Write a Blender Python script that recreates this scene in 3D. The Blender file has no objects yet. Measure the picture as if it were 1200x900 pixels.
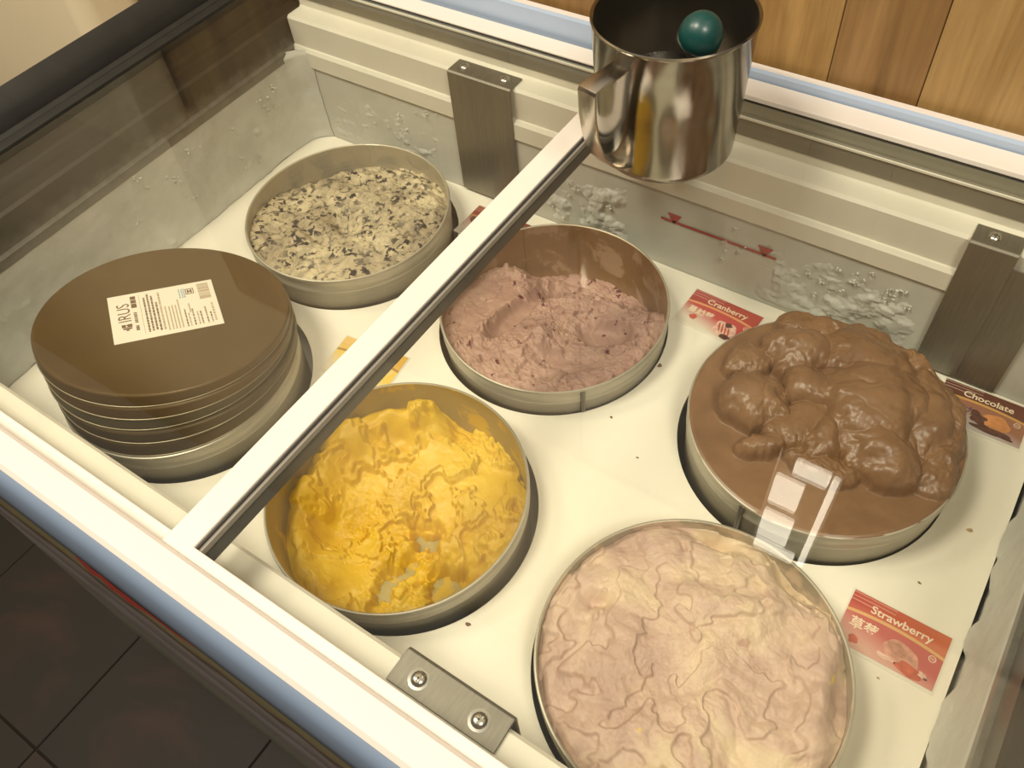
import bpy, bmesh, math, random
import numpy as np
from mathutils import Vector, Matrix
random.seed(7)
PI = math.pi
S = bpy.context.scene
COL = S.collection

# ------------------------------------------------------------------ camera
R_AX = [Vector((0.8285, 0.4039, -0.3878)), Vector((0.5551, -0.6834, 0.4742)), Vector((-0.0734, -0.6081, -0.7904))]
F_PX = 994.77
CAM = Vector((0, 0, 0.69))
cd = bpy.data.cameras.new('camera')
cd.sensor_width = 36.0
cd.lens = F_PX / 1200 * 36
cd.clip_start = 0.02
cam = bpy.data.objects.new('camera', cd)
COL.objects.link(cam)
right = Vector([a[0] for a in R_AX]).normalized()
up = -Vector([a[1] for a in R_AX])
up = (up - right * up.dot(right)).normalized()
back = right.cross(up)
cam.matrix_world = Matrix(((right.x, up.x, back.x, CAM.x), (right.y, up.y, back.y, CAM.y), (right.z, up.z, back.z, CAM.z), (0, 0, 0, 1)))
S.camera = cam

def ray(px, py):
    u, v = (px - 600) / F_PX, (py - 450) / F_PX
    return right * u - up * v - back
def at_z(px, py, z):
    d = ray(px, py)
    return CAM + d * ((z - CAM.z) / d.z)
def at_y(px, py, y):
    d = ray(px, py)
    return CAM + d * ((y - CAM.y) / d.y)

# ------------------------------------------------------------------ world, lights, exposure
w = bpy.data.worlds.new('room_light')
S.world = w
w.use_nodes = True
bg = w.node_tree.nodes['Background']
bg.inputs['Color'].default_value = (1.0, 0.87, 0.69, 1)
bg.inputs['Strength'].default_value = 0.42

def area(name, loc, target, sx, sy, power, color):
    l = bpy.data.lights.new(name, 'AREA')
    l.shape = 'RECTANGLE'; l.size = sx; l.size_y = sy; l.energy = power; l.color = color
    o = bpy.data.objects.new(name, l)
    COL.objects.link(o)
    o.location = loc
    o.rotation_euler = (Vector(target) - Vector(loc)).to_track_quat('-Z', 'Y').to_euler()
    return o
area('ceiling_lamp_key_offscreen', (-0.90, -0.28, 2.05), (-0.35, 0.35, 0.0), 0.55, 0.55, 38, (1.0, 0.885, 0.72))
area('ceiling_lamp_fill_offscreen', (0.85, -0.34, 2.05), (-0.2, 0.3, 0.0), 0.6, 0.6, 32, (1.0, 0.90, 0.75))
area('added_cabinet_lamp_offscreen', (-1.95, -0.25, 2.05), (-1.65, 0.5, 0.0), 0.5, 0.5, 20, (1.0, 0.89, 0.70))  # added lamp out of view, brightens the cream cabinet
S.view_settings.view_transform = 'Standard'
S.view_settings.look = 'None'
S.view_settings.exposure = -0.08
S.view_settings.gamma = 1.0
S.view_settings.use_curve_mapping = False

# ------------------------------------------------------------------ helpers
class MB:
    def __init__(s):
        s.v = []; s.f = []
    def add(s, vs, fs):
        n = len(s.v)
        s.v += [tuple(p) for p in vs]
        s.f += [tuple(i + n for i in f) for f in fs]
        return s
    def box(s, x0, x1, y0, y1, z0, z1):
        return s.add([(x0, y0, z0), (x1, y0, z0), (x1, y1, z0), (x0, y1, z0), (x0, y0, z1), (x1, y0, z1), (x1, y1, z1), (x0, y1, z1)],
                     [(0, 3, 2, 1), (4, 5, 6, 7), (0, 1, 5, 4), (1, 2, 6, 5), (2, 3, 7, 6), (3, 0, 4, 7)])
    def quad(s, a, b, c, d):
        return s.add([a, b, c, d], [(0, 1, 2, 3)])
    def prism(s, prof, a0, a1, axis='x'):
        # closed profile extruded along x (prof = y,z) or y (prof = x,z)
        n = len(prof)
        P = lambda a, p: (a, p[0], p[1]) if axis == 'x' else (p[0], a, p[1])
        vs = [P(a0, p) for p in prof] + [P(a1, p) for p in prof]
        fs = [(i, (i + 1) % n, n + (i + 1) % n, n + i) for i in range(n)]
        fs += [tuple(range(n - 1, -1, -1)), tuple(range(n, 2 * n))]
        return s.add(vs, fs)
    def lathe(s, prof, n=64, c=(0, 0, 0), caps=False):
        vs = []; fs = []
        m = len(prof)
        for i in range(n):
            a = 2 * PI * i / n
            for r, z in prof:
                vs.append((c[0] + r * math.cos(a), c[1] + r * math.sin(a), c[2] + z))
        for i in range(n):
            j = (i + 1) % n
            for k in range(m - 1):
                fs.append((i * m + k, j * m + k, j * m + k + 1, i * m + k + 1))
        if caps:
            fs.append(tuple(i * m for i in range(n - 1, -1, -1)))
            fs.append(tuple(i * m + m - 1 for i in range(n)))
        return s.add(vs, fs)
    def tube(s, pts, rad, n=12):
        pts = [Vector(p) for p in pts]
        vs = []; fs = []
        for i, p in enumerate(pts):
            t = (pts[min(i + 1, len(pts) - 1)] - pts[max(i - 1, 0)]).normalized()
            a = t.orthogonal().normalized() if i == 0 else (a - t * a.dot(t)).normalized()
            b = t.cross(a)
            r = rad[i] if isinstance(rad, (list, tuple)) else rad
            vs += [p + (a * math.cos(2 * PI * k / n) + b * math.sin(2 * PI * k / n)) * r for k in range(n)]
        for i in range(len(pts) - 1):
            for k in range(n):
                fs.append((i * n + k, i * n + (k + 1) % n, (i + 1) * n + (k + 1) % n, (i + 1) * n + k))
        fs.append(tuple(range(n - 1, -1, -1)))
        fs.append(tuple((len(pts) - 1) * n + k for k in range(n)))
        return s.add(vs, fs)
    def build(s, name, mat, parent=None, smooth=False, bevel=0, seg=2, auto=None):
        me = bpy.data.meshes.new(name)
        me.from_pydata([tuple(p) for p in s.v], [], s.f)
        bm = bmesh.new(); bm.from_mesh(me)
        bmesh.ops.recalc_face_normals(bm, faces=bm.faces)
        if bevel:
            es = [e for e in bm.edges if len(e.link_faces) == 2 and e.calc_face_angle(0) > 0.5]
            bmesh.ops.bevel(bm, geom=es, offset=bevel, segments=seg, affect='EDGES', profile=0.5)
        bm.to_mesh(me); bm.free()
        if smooth:
            me.shade_smooth()
            if auto: me.set_sharp_from_angle(angle=math.radians(auto))
        me.materials.append(mat)
        o = bpy.data.objects.new(name, me)
        COL.objects.link(o)
        if parent: o.parent = parent
        return o

def thing(name, label, cat, group=None, loc=(0, 0, 0)):
    o = bpy.data.objects.new(name, None)
    o.empty_display_size = 0.05
    COL.objects.link(o)
    o.location = loc
    return tag(o, label, cat, group)
def tag(o, label, cat, group=None, kind=None):
    if label: o['label'] = label
    if cat: o['category'] = cat
    if group: o['group'] = group
    if kind: o['kind'] = kind
    return o
def struct(o, label=None):
    o['kind'] = 'structure'
    if label: o['label'] = label
    return o

# ------------------------------------------------------------------ material helpers
def nt(name):
    m = bpy.data.materials.new(name); m.use_nodes = True
    t = m.node_tree
    return m, t, t.nodes['Principled BSDF']
def c4(c): return (c[0], c[1], c[2], 1)
def node(t, ty, **kw):
    n = t.nodes.new(ty)
    for k, v in kw.items():
        if k in n.inputs: n.inputs[k].default_value = v
        else: setattr(n, k, v)
    return n
def mathn(t, op, a, b=None, clamp=False):
    n = t.nodes.new('ShaderNodeMath'); n.operation = op; n.use_clamp = clamp
    for i, x in enumerate((a, b)):
        if x is None: continue
        if isinstance(x, (int, float)): n.inputs[i].default_value = x
        else: t.links.new(x, n.inputs[i])
    return n.outputs[0]
def coords(t, scale=(1, 1, 1), kind='Object'):
    tc = t.nodes.new('ShaderNodeTexCoord'); mp = t.nodes.new('ShaderNodeMapping')
    mp.inputs['Scale'].default_value = scale
    t.links.new(tc.outputs[kind], mp.inputs['Vector'])
    return mp.outputs[0]
def noise(t, vec, scale, detail=4, rough=0.55, dist=0.0):
    n = node(t, 'ShaderNodeTexNoise', Scale=scale, Detail=detail, Roughness=rough, Distortion=dist)
    t.links.new(vec, n.inputs['Vector'])
    return n.outputs['Fac']
def ramp(t, fac, stops, interp='LINEAR'):
    r = t.nodes.new('ShaderNodeValToRGB'); r.color_ramp.interpolation = interp
    e = r.color_ramp.elements
    while len(e) < len(stops): e.new(0.5)
    for i, (p, c) in enumerate(stops):
        e[i].position = p
        e[i].color = c4(c) if not isinstance(c, (int, float)) else (c, c, c, 1)
    t.links.new(fac, r.inputs[0])
    return r.outputs[0]
def mix(t, fac, a, b):
    n = t.nodes.new('ShaderNodeMix'); n.data_type = 'RGBA'
    for s, x in ((n.inputs[0], fac), (n.inputs[6], a), (n.inputs[7], b)):
        if isinstance(x, (int, float)): s.default_value = x
        elif isinstance(x, tuple): s.default_value = c4(x)
        else: t.links.new(x, s)
    return n.outputs[2]
def bump(t, p, h, strength=0.3, dist=0.002, normal=None):
    b = node(t, 'ShaderNodeBump', Strength=strength, Distance=dist)
    t.links.new(h, b.inputs['Height'])
    if normal is not None: t.links.new(normal, b.inputs['Normal'])
    t.links.new(b.outputs[0], p.inputs['Normal'])
    return b.outputs[0]
def simple(name, col, rough=0.5, metal=0.0, var=0.0, nscale=30, bmp=0.0, spec=0.5, coat=0.0, stretch=(1, 1, 1)):
    m, t, p = nt(name)
    p.inputs['Base Color'].default_value = c4(col)
    p.inputs['Roughness'].default_value = rough
    p.inputs['Metallic'].default_value = metal
    p.inputs['Specular IOR Level'].default_value = spec
    p.inputs['Coat Weight'].default_value = coat
    if var or bmp:
        f = noise(t, coords(t, stretch), nscale, 5)
    if var:
        lo = tuple(max(0, x * (1 - var)) for x in col); hi = tuple(min(1, x * (1 + var)) for x in col)
        t.links.new(ramp(t, f, [(0.3, lo), (0.7, hi)]), p.inputs['Base Color'])
    if bmp: bump(t, p, f, bmp)
    return m

M = {}
M['rim_white'] = simple('rim_white', (0.66, 0.61, 0.555), 0.45, var=0.03, nscale=9)
M['collar'] = simple('collar_plastic', (0.72, 0.68, 0.58), 0.45, var=0.04, nscale=14)
M['lid_frame'] = simple('lid_frame_white', (0.70, 0.655, 0.585), 0.4, var=0.02, nscale=20)
M['blue_grey'] = simple('rim_blue_reflection', (0.40, 0.49, 0.63), 0.35, var=0.05, nscale=6)  # bluish daylight reflected by the rear rim, put into its base colour
M['blue_front'] = simple('front_blue_reflection', (0.20, 0.265, 0.375), 0.4, var=0.05, nscale=6)  # front edge: blue of the reflected daylight is painted in, in a deeper tone
M['black_cap'] = simple('black_plastic', (0.012, 0.012, 0.0105), 0.5, var=0.2, nscale=40, spec=0.4)
M['black_collar'] = simple('dark_collar_plastic', (0.035, 0.029, 0.021), 0.38, var=0.12, nscale=20)
def collar_dark():
    m, t, p = nt('dark_collar_plastic')
    tc = t.nodes.new('ShaderNodeTexCoord'); sp = t.nodes.new('ShaderNodeSeparateXYZ'); t.links.new(tc.outputs['Object'], sp.inputs[0])
    a = noise(t, coords(t), 18, 5, 0.6); b = noise(t, coords(t), 70, 5, 0.65)
    f = mathn(t, 'DIVIDE', mathn(t, 'SUBTRACT', 0.143, sp.outputs[2]), 0.026)
    f = mathn(t, 'ADD', f, mathn(t, 'MULTIPLY', mathn(t, 'SUBTRACT', b, 0.5), 1.1), True)
    c = ramp(t, a, [(0.3, (0.022, 0.018, 0.013)), (0.7, (0.032, 0.027, 0.020))])
    t.links.new(mix(t, mathn(t, 'MULTIPLY', f, 0.42), c, (0.40, 0.385, 0.33)), p.inputs['Base Color'])
    p.inputs['Roughness'].default_value = 0.38
    return m
M['black_collar'] = collar_dark()
M['seal'] = simple('rubber_seal', (0.05, 0.047, 0.04), 0.4)
M['seal_light'] = simple('seal_strip_grey', (0.27, 0.25, 0.21), 0.4)
M['alu'] = simple('grey_track', (0.19, 0.175, 0.135), 0.42, metal=0.1, var=0.06, nscale=4, stretch=(1, 20, 60))
M['slider'] = simple('slider_grey', (0.26, 0.25, 0.19), 0.4)
M['steel'] = simple('brushed_steel', (0.24, 0.222, 0.185), 0.40, metal=0.75, var=0.1, nscale=8, stretch=(60, 8, 3))
M['screw'] = simple('screw_steel', (0.6, 0.58, 0.54), 0.25, metal=1.0)
M['body'] = simple('freezer_body_paint', (0.62, 0.60, 0.55), 0.45, var=0.04, nscale=5)
M['liner_floor'] = simple('liner_floor', (0.52, 0.51, 0.46), 0.6, var=0.08, nscale=15)
M['red_print'] = simple('red_print', (0.40, 0.07, 0.06), 0.6, var=0.1, nscale=60)

# frosted liner
def frost_mat(name, c0, c1, c2, scale=14, b=0.5):
    m, t, p = nt(name)
    v = coords(t)
    a = noise(t, v, scale, 6, 0.6); h = noise(t, v, scale * 9, 5, 0.65)
    t.links.new(ramp(t, a, [(0.28, c0), (0.5, c1), (0.72, c2)]), p.inputs['Base Color'])
    p.inputs['Roughness'].default_value = 0.55
    bump(t, p, h, b, 0.002)
    return m
M['liner'] = frost_mat('frosted_liner', (0.50, 0.49, 0.43), (0.56, 0.55, 0.49), (0.62, 0.61, 0.55), 9, 0.2)
M['frost'] = frost_mat('frost', (0.52, 0.51, 0.46), (0.58, 0.575, 0.52), (0.66, 0.65, 0.59), 22, 0.35)
M['frost'].node_tree.nodes['Principled BSDF'].inputs['Subsurface Weight'].default_value = 0.15
M['frost'].node_tree.nodes['Principled BSDF'].inputs['Subsurface Radius'].default_value = (0.01, 0.01, 0.01)

def plate_mat():
    m, t, p = nt('white_plate')
    v = coords(t)
    a = noise(t, v, 5, 4); b = noise(t, v, 160, 3, 0.6)
    c = ramp(t, a, [(0.35, (0.86, 0.81, 0.68)), (0.65, (0.90, 0.86, 0.75))])
    s = ramp(t, b, [(0.74, 0), (0.78, 1)])
    t.links.new(mix(t, mathn(t, 'MULTIPLY', s, 0.25), c, (0.55, 0.42, 0.3)), p.inputs['Base Color'])
    p.inputs['Roughness'].default_value = 0.4
    return m
M['plate'] = plate_mat()

def glass_mat():
    m, t, p = nt('lid_glass')
    t.nodes.remove(p)
    lw = node(t, 'ShaderNodeLayerWeight', Blend=0.5)
    f = mathn(t, 'POWER', lw.outputs['Facing'], 5.0)
    f = mathn(t, 'ADD', mathn(t, 'MULTIPLY', f, 0.955), 0.042, True)
    tr = node(t, 'ShaderNodeBsdfTransparent', Color=(0.965, 0.975, 0.955, 1))
    gl = node(t, 'ShaderNodeBsdfGlossy', Roughness=0.008)
    mx = t.nodes.new('ShaderNodeMixShader')
    t.links.new(f, mx.inputs[0]); t.links.new(tr.outputs[0], mx.inputs[1]); t.links.new(gl.outputs[0], mx.inputs[2])
    t.links.new(mx.outputs[0], t.nodes['Material Output'].inputs[0])
    return m
M['glass'] = glass_mat()

def wood_mat(name, dark, mid, light, off):
    m, t, p = nt(name)
    v = coords(t, (1, 1, 1))
    mp = t.nodes.new('ShaderNodeMapping'); mp.inputs['Location'].default_value = (off, off * 0.7, off * 1.3)
    mp.inputs['Scale'].default_value = (7, 7, 1.1)
    t.links.new(v, mp.inputs['Vector'])
    a = noise(t, mp.outputs[0], 2.2, 4, 0.5, 1.2)
    mp2 = t.nodes.new('ShaderNodeMapping'); mp2.inputs['Location'].default_value = (off, off, off)
    mp2.inputs['Scale'].default_value = (60, 60, 3)
    t.links.new(v, mp2.inputs['Vector'])
    g = noise(t, mp2.outputs[0], 3.0, 5, 0.65)
    c = ramp(t, a, [(0.28, dark), (0.48, mid), (0.72, light)])
    gr = ramp(t, g, [(0.3, 0.72), (0.65, 1.05)])
    mm = t.nodes.new('ShaderNodeMix'); mm.data_type = 'RGBA'; mm.blend_type = 'MULTIPLY'; mm.inputs[0].default_value = 0.8
    t.links.new(c, mm.inputs[6]); t.links.new(gr, mm.inputs[7])
    t.links.new(mm.outputs[2], p.inputs['Base Color'])
    p.inputs['Roughness'].default_value = 0.5
    bump(t, p, g, 0.1, 0.001)
    return m
WOOD = [wood_mat('wood_plank_honey', (0.203, 0.105, 0.031), (0.328, 0.187, 0.058), (0.452, 0.281, 0.101), 3.1),
        wood_mat('wood_plank_brown', (0.172, 0.090, 0.030), (0.265, 0.144, 0.048), (0.343, 0.203, 0.078), 11.7),
        wood_mat('wood_plank_pale', (0.257, 0.144, 0.047), (0.374, 0.226, 0.078), (0.468, 0.304, 0.125), 23.3)]

# ------------------------------------------------------------------ setting: floor, walls
FLOOR_Z = -0.62
WALL_Y = 0.712
struct(MB().box(-3.4, 2.6, -2.8, 1.0, FLOOR_Z - 0.06, FLOOR_Z - 0.003).build('floor', simple('floor_grout', (0.010, 0.008, 0.006), 0.8, spec=0.3)), 'dark stone tile floor')
def tile_mat(i):
    m, t, p = nt('dark_floor_tile_%d' % i)
    v = coords(t)
    mp = t.nodes.new('ShaderNodeMapping'); mp.inputs['Location'].default_value = (i * 4.7, i * 2.1, 0); t.links.new(v, mp.inputs['Vector'])
    a = noise(t, mp.outputs[0], 5, 6, 0.6, 0.6)
    t.links.new(ramp(t, a, [(0.3, (0.008, 0.0065, 0.005)), (0.52, (0.012, 0.0085, 0.0055)), (0.66, (0.026, 0.012, 0.007)), (0.8, (0.022, 0.018, 0.014))]), p.inputs['Base Color'])
    p.inputs['Roughness'].default_value = 0.6
    p.inputs['Specular IOR Level'].default_value = 0.3
    bump(t, p, a, 0.2, 0.004)
    return m
TILES = [tile_mat(i) for i in range(4)]
flo = bpy.data.objects['floor']
tile_meshes = []
for i in range(4):
    o = MB().box(-0.1493, 0.1493, -0.1493, 0.1493, -0.02, 0).build('tile', TILES[i], None, bevel=0.0015, seg=1)
    tile_meshes.append(o.data); bpy.data.objects.remove(o)
for ix in range(9):
    for iy in range(6):
        o = bpy.data.objects.new('tile', tile_meshes[(ix * 3 + iy * 5 + (ix * iy) % 3) % 4])
        COL.objects.link(o); o.parent = flo
        o.location = (-1.93 + ix * 0.30, -1.22 + iy * 0.30, FLOOR_Z)
# back wall: plaster behind, planks in front up to a ledge height
wb = struct(MB().box(-3.4, 2.6, WALL_Y + 0.02, WALL_Y + 0.10, FLOOR_Z, 2.4).build('wall_back', simple('cream_plaster', (0.66, 0.56, 0.40), 0.8, var=0.04, nscale=6)), 'cream plaster wall with wooden plank panelling')
def px_to_wallx(px, py): return at_y(px, py, WALL_Y).x
s1 = px_to_wallx(992, 0); s2 = px_to_wallx(1117, 0)
seams = [-1.345, -1.20, -1.08, -0.93, -0.80, -0.665, -0.53, -0.415, -0.30, s1, s2]
while seams[-1] < 1.3: seams.append(seams[-1] + 0.135)
for i in range(len(seams) - 1):
    a, b = seams[i] + 0.0003, seams[i + 1] - 0.0003
    MB().box(a, b, WALL_Y, WALL_Y + 0.021, FLOOR_Z, 1.06).build('plank', WOOD[{8: 0, 9: 1, 10: 2}.get(i, (i * 7 + 1) % 3)], wb, bevel=0.0012, seg=2)
struct(MB().box(-3.5, -3.4, -2.8, 0.8, FLOOR_Z, 2.4).build('wall_left', simple('wall_left_paint', (0.50, 0.40, 0.28), 0.8)))
struct(MB().box(2.6, 2.7, -2.8, 0.8, FLOOR_Z, 2.4).build('wall_right', simple('wall_right_paint', (0.28, 0.20, 0.13), 0.8)))
struct(MB().box(-3.5, 2.7, -2.9, -2.8, FLOOR_Z, 2.4).build('wall_front', simple('wall_front_paint', (0.14, 0.10, 0.07), 0.8)))

# ------------------------------------------------------------------ freezer
XL, XR = -0.812, 0.1255           # inner end walls
YF, YB = 0.102, 0.644            # inner front / back walls
XC = (XL + XR) / 2
YC = (YF + YB) / 2
CAPL, CAPR = -0.889, 2 * XC + 0.889
fz = thing('ice_cream_freezer', 'white chest freezer with black end caps, frosted inside, standing against the wood wall', 'freezer', None, (XC, YC, FLOOR_Z))
def fpart(mb, name, mat, label=None, parent=None, **kw):
    o = mb.build(name, mat, None, **kw)
    o.parent = parent or fz
    o.matrix_parent_inverse = Matrix.Translation(-Vector((XC, YC, FLOOR_Z)))
    if parent: o.matrix_parent_inverse = Matrix()
    if label: o['label'] = label
    return o
# outer shell (four sides)
FB0, FB1 = 0.0368, 0.700
b = MB()
b.box(CAPL + 0.02, CAPR - 0.02, FB1 - 0.018, FB1, FLOOR_Z + 0.04, 0.172)
b.box(CAPL + 0.004, CAPL + 0.03, FB0 + 0.03, FB1, FLOOR_Z + 0.04, 0.16)
b.box(CAPR - 0.03, CAPR - 0.004, FB0 + 0.03, FB1, FLOOR_Z + 0.04, 0.16)
b.box(CAPL + 0.02, CAPR - 0.02, FB0 + 0.02, FB1, FLOOR_Z + 0.04, FLOOR_Z + 0.07)
fpart(b, 'body', M['body'])
for x in (CAPL + 0.06, CAPR - 0.10):
    for y in (FB0 + 0.06, FB1 - 0.08): fpart(MB().box(x, x + 0.04, y, y + 0.04, FLOOR_Z, FLOOR_Z + 0.045), 'foot', M['black_cap'])
# poster front
def poster_mat():
    m, t, p = nt('printed_front_panel')
    tc = t.nodes.new('ShaderNodeTexCoord'); sp = t.nodes.new('ShaderNodeSeparateXYZ')
    t.links.new(tc.outputs['Object'], sp.inputs[0])
    x, z = sp.outputs[0], sp.outputs[2]
    wv = noise(t, coords(t, (7, 1, 2)), 2.0, 3)
    zz = mathn(t, 'ADD', z, mathn(t, 'MULTIPLY', mathn(t, 'SUBTRACT', wv, 0.5), 0.10))
    fac = mathn(t, 'DIVIDE', mathn(t, 'SUBTRACT', 0.19, zz), 0.80, True)
    c = ramp(t, fac, [(0.0, (0.245, 0.209, 0.101)), (0.24, (0.302, 0.259, 0.130)), (0.28, (0.094, 0.058, 0.036)), (0.32, (0.331, 0.302, 0.302)), (0.42, (0.202, 0.180, 0.173)),
                      (0.48, (0.360, 0.338, 0.360)), (0.60, (0.230, 0.209, 0.202)), (0.74, (0.274, 0.274, 0.223)), (0.93, (0.202, 0.202, 0.158)), (1.0, (0.16, 0.04, 0.03))])
    st = noise(t, coords(t, (2.5, 1, 30)), 3.0, 4)
    t.links.new(mix(t, mathn(t, 'MULTIPLY', ramp(t, st, [(0.5, 0), (0.66, 1)]), 0.45), c, (0.12, 0.10, 0.09)), p.inputs['Base Color'])
    p.inputs['Roughness'].default_value = 0.4
    return m
M['poster'] = poster_mat()
fpart(MB().box(CAPL + 0.03, CAPR - 0.03, FB0, FB0 + 0.03, FLOOR_Z + 0.05, 0.175), 'front_panel', M['poster'], 'front panel with a worn printed poster')
# red lettering swoosh on the poster
mb = MB()
sq = [(88, 651, 1), (97, 657, 5), (108, 667, 6), (118, 674, 4), (128, 682, 7), (140, 692, 5), (150, 699, 7), (160, 707, 5), (168, 713, 3), (185, 726, 2), (205, 741, 2), (228, 758, 1)]
for (xa, ya, ha), (xb, yb, hb) in zip(sq, sq[1:]):
    quad = [at_y(xa, ya, FB0 - 0.0006), at_y(xb, yb, FB0 - 0.0006), at_y(xb, yb + hb, FB0 - 0.0006), at_y(xa, ya + ha, FB0 - 0.0006)]
    mb.add([(q.x, q.y, max(q.z, FLOOR_Z + 0.06)) for q in quad], [(0, 1, 2, 3)])
fpart(mb, 'printed_stripe', simple('poster_red', (0.50, 0.05, 0.04), 0.45))
# front rim: white top, blue grey outer face
fpart(MB().prism([(0.0405, 0.2275), (0.0435, 0.230), (0.0605, 0.230), (0.0630, 0.2275), (0.0630, 0.17), (0.0405, 0.17)], CAPL + 0.03, CAPR - 0.03), 'rim_top', M['rim_white'], 'broad white front rim')
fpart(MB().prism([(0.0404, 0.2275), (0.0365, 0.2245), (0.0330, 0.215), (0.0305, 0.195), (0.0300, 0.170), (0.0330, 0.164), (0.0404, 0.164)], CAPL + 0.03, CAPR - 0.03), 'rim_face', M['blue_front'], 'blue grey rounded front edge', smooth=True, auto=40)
# back rim
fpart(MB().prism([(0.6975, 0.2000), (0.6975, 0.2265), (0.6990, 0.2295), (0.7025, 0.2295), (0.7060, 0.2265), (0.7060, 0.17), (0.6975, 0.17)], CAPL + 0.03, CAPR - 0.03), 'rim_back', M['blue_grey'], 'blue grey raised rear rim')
fpart(MB().prism([(0.6990, 0.2296), (0.6998, 0.2312), (0.7040, 0.2312), (0.7060, 0.2296)], CAPL + 0.03, CAPR - 0.03), 'rim_back_edge', M['rim_white'])
# liner: four walls with rounded corners + floor
def rrect(x0, x1, y0, y1, r, n=8):
    out = []
    for cx, cy, a0 in ((x1 - r, y1 - r, 0), (x0 + r, y1 - r, 90), (x0 + r, y0 + r, 180), (x1 - r, y0 + r, 270)):
        for k in range(n + 1):
            a = math.radians(a0 + 90 * k / n)
            out.append((cx + r * math.cos(a), cy + r * math.sin(a)))
    return out
FLZ = -0.0615
inn = rrect(XL, XR, YF, YB, 0.022); out = rrect(XL - 0.012, XR + 0.012, YF - 0.012, YB + 0.012, 0.03)
mb = MB(); n = len(inn)
zs = [FLZ - 0.01, 0.02, 0.06, 0.112]
vs = [(x, y, z) for z in zs for x, y in inn] + [(x, y, z) for z in (zs[-1], zs[0]) for x, y in out]
fs = []
for k in range(5):
    for i in range(n):
        fs.append((k * n + i, k * n + (i + 1) % n, (k + 1) * n + (i + 1) % n, (k + 1) * n + i))
mb.add(vs, fs)
fpart(mb, 'liner', M['liner'], 'frosted white inner liner wall', smooth=True, auto=40)
fpart(MB().box(XL - 0.01, XR + 0.01, YF - 0.01, YB + 0.01, FLZ - 0.02, FLZ), 'liner_floor', M['liner_floor'])
# white collars front and back (stepped)
def collar(sign, y_wall, x0, x1, name):
    f = lambda d, z: (y_wall + sign * d, z)
    prof = [f(0.012, 0.100), f(-0.0028, 0.1035), f(-0.0028, 0.1235), f(0.0002, 0.1275), f(0.0022, 0.1280), f(0.0022, 0.1615), f(0.0050, 0.1645), f(0.0255, 0.1645), f(0.0275, 0.1665), f(0.0275, 0.1765), f(0.036, 0.1765), f(0.036, 0.100)]
    return fpart(MB().prism(prof, x0, x1), name, M['collar'], 'stepped off-white plastic collar', smooth=True, auto=25)
CX0, CX1 = -0.846, 2 * XC + 0.846
collar(1, YB, XL, XR, 'collar')
collar(-1, YF, XL, XR, 'collar')
# grey tracks for the sliding lids
fpart(MB().prism([(0.6705, 0.1765), (0.6705, 0.1955), (0.6695, 0.1970), (0.6720, 0.1985), (0.6975, 0.1985), (0.6975, 0.1765)], CX0, CX1), 'lid_track', M['alu'], 'grey lid track along the rear wall')
fpart(MB().prism([(0.0755, 0.1765), (0.0755, 0.1960), (0.0630, 0.1960), (0.0630, 0.1765)], CX0, CX1), 'lid_track', M['alu'])
fpart(MB().prism([(0.6690, 0.1952), (0.6690, 0.1972), (0.6702, 0.1976), (0.6702, 0.1948)], CX0 + 0.01, CX1), 'track_lip', M['collar'])
# black end collars and caps
def endpiece(sgn, xw, name_c, name_k):
    g = lambda d, z: (xw - sgn * d, z)     # d outward
    prof = [g(0.012, 0.112), g(-0.0022, 0.115), g(-0.0022, 0.1255), g(0.0015, 0.1285), g(0.0015, 0.1615), g(0.0045, 0.1645), g(0.0220, 0.1645), g(0.0240, 0.1690), g(0.0300, 0.1720), g(0.0330, 0.1765), g(0.0350, 0.1940), g(0.0440, 0.1940), g(0.0440, 0.112)]
    fpart(MB().prism(prof, YF - 0.034, YB + 0.034, 'y'), name_c, M['black_collar'], 'dark brown plastic end collar', smooth=True, auto=30)
    prof = [g(0.0365, 0.150), g(0.0365, 0.2020), g(0.0385, 0.2045), g(0.0445, 0.2060), g(0.0465, 0.2030), g(0.0500, 0.2035), g(0.0540, 0.2150), g(0.0600, 0.2240), g(0.0740, 0.2310), g(0.0785, 0.2290), g(0.0810, 0.2220), g(0.0820, 0.150)]
    fpart(MB().prism(prof, 0.0330, 0.7050, 'y'), name_k, M['black_cap'], 'black plastic end cap', smooth=True, auto=30)
endpiece(1, XL, 'end_collar', 'end_cap')
endpiece(-1, XR, 'end_collar', 'end_cap')

# steel brackets screwed to the ledges
def bracket(x0, x1, wall, sgn, screws, depth, label):
    # top flange lies on the ledge, plate hangs down the wall
    yi = wall - sgn * 0.0046; yo = wall + sgn * 0.0205
    zt = 0.1668
    th = 0.0018
    a = yi; 
    prof = [(yo, 0.1646), (yo, zt), (a + sgn * 0.002, zt), (a, zt - 0.002), (a, depth), (a + sgn * th, depth), (a + sgn * th, 0.1646)]
    br = fpart(MB().prism(prof, x0, x1), 'bracket', M['steel'], label, bevel=0.0004, seg=1)
    for sx in screws:
        yc = wall + sgn * 0.0095
        o = MB().lathe([(0.0001, 0.0026), (0.0030, 0.0024), (0.0046, 0.0013), (0.0052, 0.0003), (0.0072, 0.0002), (0.0075, -0.0004)], 24, (sx, yc, zt)).build('screw', M['screw'], br, smooth=True, auto=50)
        m2 = MB(); z0 = zt + 0.0022
        m2.box(sx - 0.0026, sx + 0.0026, yc - 0.0005, yc + 0.0005, z0, z0 + 0.0006).box(sx - 0.0005, sx + 0.0005, yc - 0.0026, yc + 0.0026, z0, z0 + 0.0006)
        m2.build('screw_slot', M['steel'], br)
    return br
bracket(-0.562, -0.478, YB, 1, (-0.548, -0.494), 0.004, 'brushed steel bracket with two screws on the rear ledge')
bracket(-0.0065, 0.0335, YB, 1, (0.010,), 0.004, 'narrow brushed steel bracket with one screw on the rear ledge')
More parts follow.
